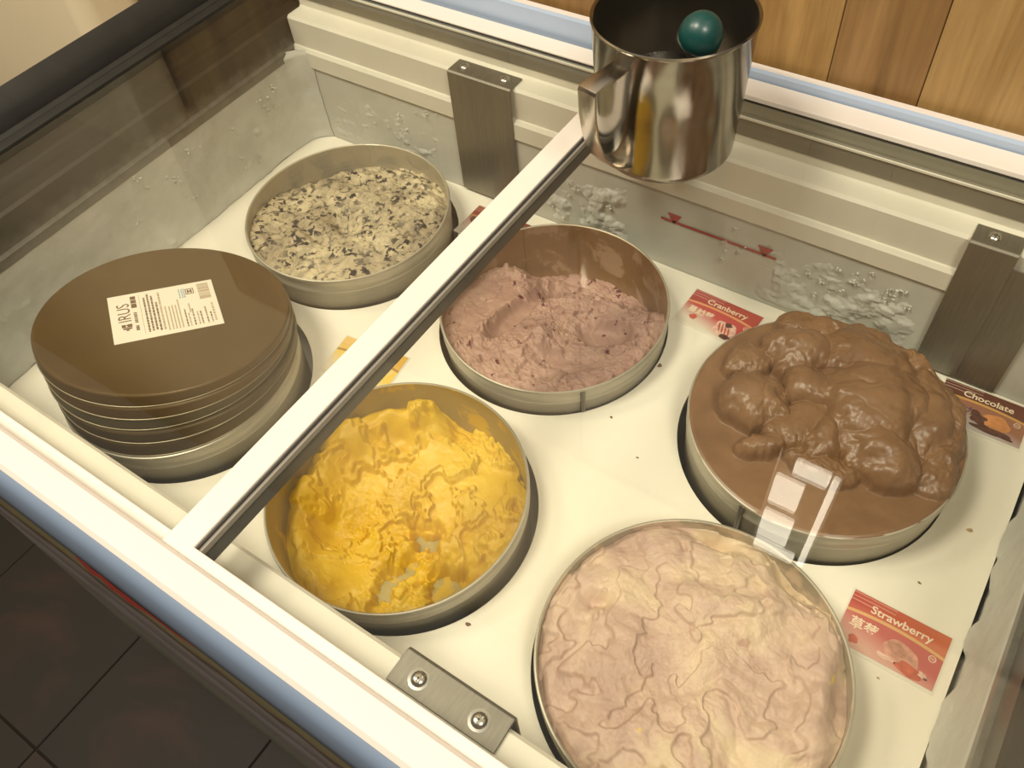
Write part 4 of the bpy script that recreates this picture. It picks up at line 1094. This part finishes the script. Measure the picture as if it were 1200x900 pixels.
# ------------------------------------------------------------------ crumbs and drips on the plate
crumb_m = simple('crumb_brown', (0.20, 0.11, 0.06), 0.6); crumb_y = simple('crumb_tan', (0.50, 0.33, 0.17), 0.6); crumb_w = simple('ice_bit', (0.75, 0.72, 0.62), 0.2)
for i, (px, py, r, m_, lb) in enumerate([(548, 732, 0.0022, crumb_m, 'dark crumb on the plate between the yellow ice cream and the front bracket'), (774, 429, 0.0020, crumb_m, 'brown crumb against the rim of the cranberry tub'), (1134, 622, 0.0026, crumb_y, 'tan smear of ice cream on the plate beside the chocolate tub'),
                          (717, 489, 0.0014, crumb_m, 'small reddish crumb on the plate below the cranberry tub'), (1078, 683, 0.0012, crumb_m, 'tiny crumb just above the Strawberry card'), (1028, 795, 0.0012, crumb_y, 'pale crumb below the Strawberry card'), (747, 537, 0.0011, crumb_m, 'dark speck on the plate between four tubs'),
                          (519, 300, 0.0028, crumb_w, 'clear ice bit beside the cookies and cream tub'), (494, 318, 0.0024, crumb_w, 'clear ice bit beside the lid bar'), (478, 333, 0.0022, crumb_w, 'flat ice bit under the lid bar edge')]):
    q = at_z(px, py, 0.0)
    bm = bmesh.new()
    rn = random.Random(i)
    for k in range(3):
        bmesh.ops.create_icosphere(bm, subdivisions=2, radius=1, matrix=Matrix.Translation((rn.uniform(-r, r) * 0.8, rn.uniform(-r, r) * 0.8, r * 0.35)) @ Matrix.Diagonal((r * rn.uniform(0.5, 1), r * rn.uniform(0.4, 0.8), r * 0.4, 1)))
    me = bpy.data.meshes.new('crumb'); bm.to_mesh(me); bm.free(); me.shade_smooth(); me.materials.append(m_)
    o = bpy.data.objects.new('crumb', me); COL.objects.link(o); o.location = (q.x, q.y, 0.0)
    tag(o, lb, 'crumb', 'crumbs on the white plate')

# ------------------------------------------------------------------ things around: cream cabinet, wall board, wall lamp
c0 = at_y(97, 25, 0.60)
cab = thing('cream_cabinet', 'cream cabinet with rounded corners standing beyond the black end of the freezer', 'cabinet', None, (c0.x - 0.40, 0.65, FLOOR_Z))
M['cream'] = simple('cream_paint', (0.90, 0.78, 0.54), 0.4, var=0.03, nscale=4)
pts = rrect(c0.x - 0.80, c0.x, 0.60, 0.71, 0.030, 10)
mb = MB(); n = len(pts)
mb.add([(x, y, z) for z in (FLOOR_Z + 0.03, 0.55) for x, y in pts], [(i, (i + 1) % n, n + (i + 1) % n, n + i) for i in range(n)] + [tuple(range(n - 1, -1, -1)), tuple(range(n, 2 * n))])
o = mb.build('cabinet_body', M['cream'], cab, smooth=True, auto=30); o.matrix_parent_inverse = Matrix.Translation(-Vector((c0.x - 0.40, 0.65, FLOOR_Z)))
o = MB().box(c0.x - 0.78, c0.x - 0.02, 0.615, 0.70, FLOOR_Z, FLOOR_Z + 0.031).build('plinth', M['black_cap'], cab); o.matrix_parent_inverse = Matrix.Translation(-Vector((c0.x - 0.40, 0.65, FLOOR_Z)))
# board on the wall above the freezer (seen as the darker reflection in the right lid)
bd = thing('wall_board', 'dark brown board fixed to the wood wall above the freezer', 'board', None, (-0.05, WALL_Y, 0.78))
for nm, mat, bx in (('panel', simple('board_brown', (0.060, 0.038, 0.022), 0.5, var=0.1), (-0.44, 0.34, WALL_Y - 0.012, WALL_Y + 0.001, 0.50, 1.03)),):
    o = MB().box(*bx).build(nm, mat, bd, bevel=0.002); o.matrix_parent_inverse = Matrix.Translation(-Vector((-0.05, WALL_Y, 0.78)))
mb = MB()
for x0, x1, z0, z1 in ((-0.445, 0.345, 1.025, 1.040), (-0.445, 0.345, 0.490, 0.505), (-0.447, -0.432, 0.49, 1.04), (0.332, 0.347, 0.49, 1.04)): mb.box(x0, x1, WALL_Y - 0.016, WALL_Y, z0, z1)
o = mb.build('board_frame', M['black_cap'], bd); o.matrix_parent_inverse = Matrix.Translation(-Vector((-0.05, WALL_Y, 0.78)))
# lamp on that board, mirrored in the glass over the chocolate
lm = thing('wall_lamp_offscreen', 'lit upright wall lamp with a white diffuser above the freezer', 'lamp', None, (-0.08, WALL_Y - 0.012, 0.87))
em, t, p = nt('lamp_diffuser')
p.inputs['Base Color'].default_value = (0.9, 0.85, 0.75, 1); p.inputs['Emission Color'].default_value = (1.0, 0.90, 0.72, 1); p.inputs['Emission Strength'].default_value = 9.0
L0 = Matrix.Translation(-Vector((-0.08 - 0.017, WALL_Y - 0.012, 0.87 + 0.036)))
o = MB().box(-0.125, -0.036, WALL_Y - 0.036, WALL_Y - 0.0118, 0.742, 1.014).build('lamp_housing', M['steel'], lm, bevel=0.004); o.matrix_parent_inverse = L0
for x0, x1, z0, z1 in ((-0.119, -0.078, 0.800, 0.868), (-0.119, -0.074, 0.896, 0.972), (-0.100, -0.052, 0.748, 0.778), (-0.049, -0.040, 0.752, 1.000), (-0.119, -0.056, 0.986, 1.006)):
    o = MB().box(x0, x1, WALL_Y - 0.044, WALL_Y - 0.035, z0, z1).build('diffuser', em, lm, bevel=0.003); o.matrix_parent_inverse = L0
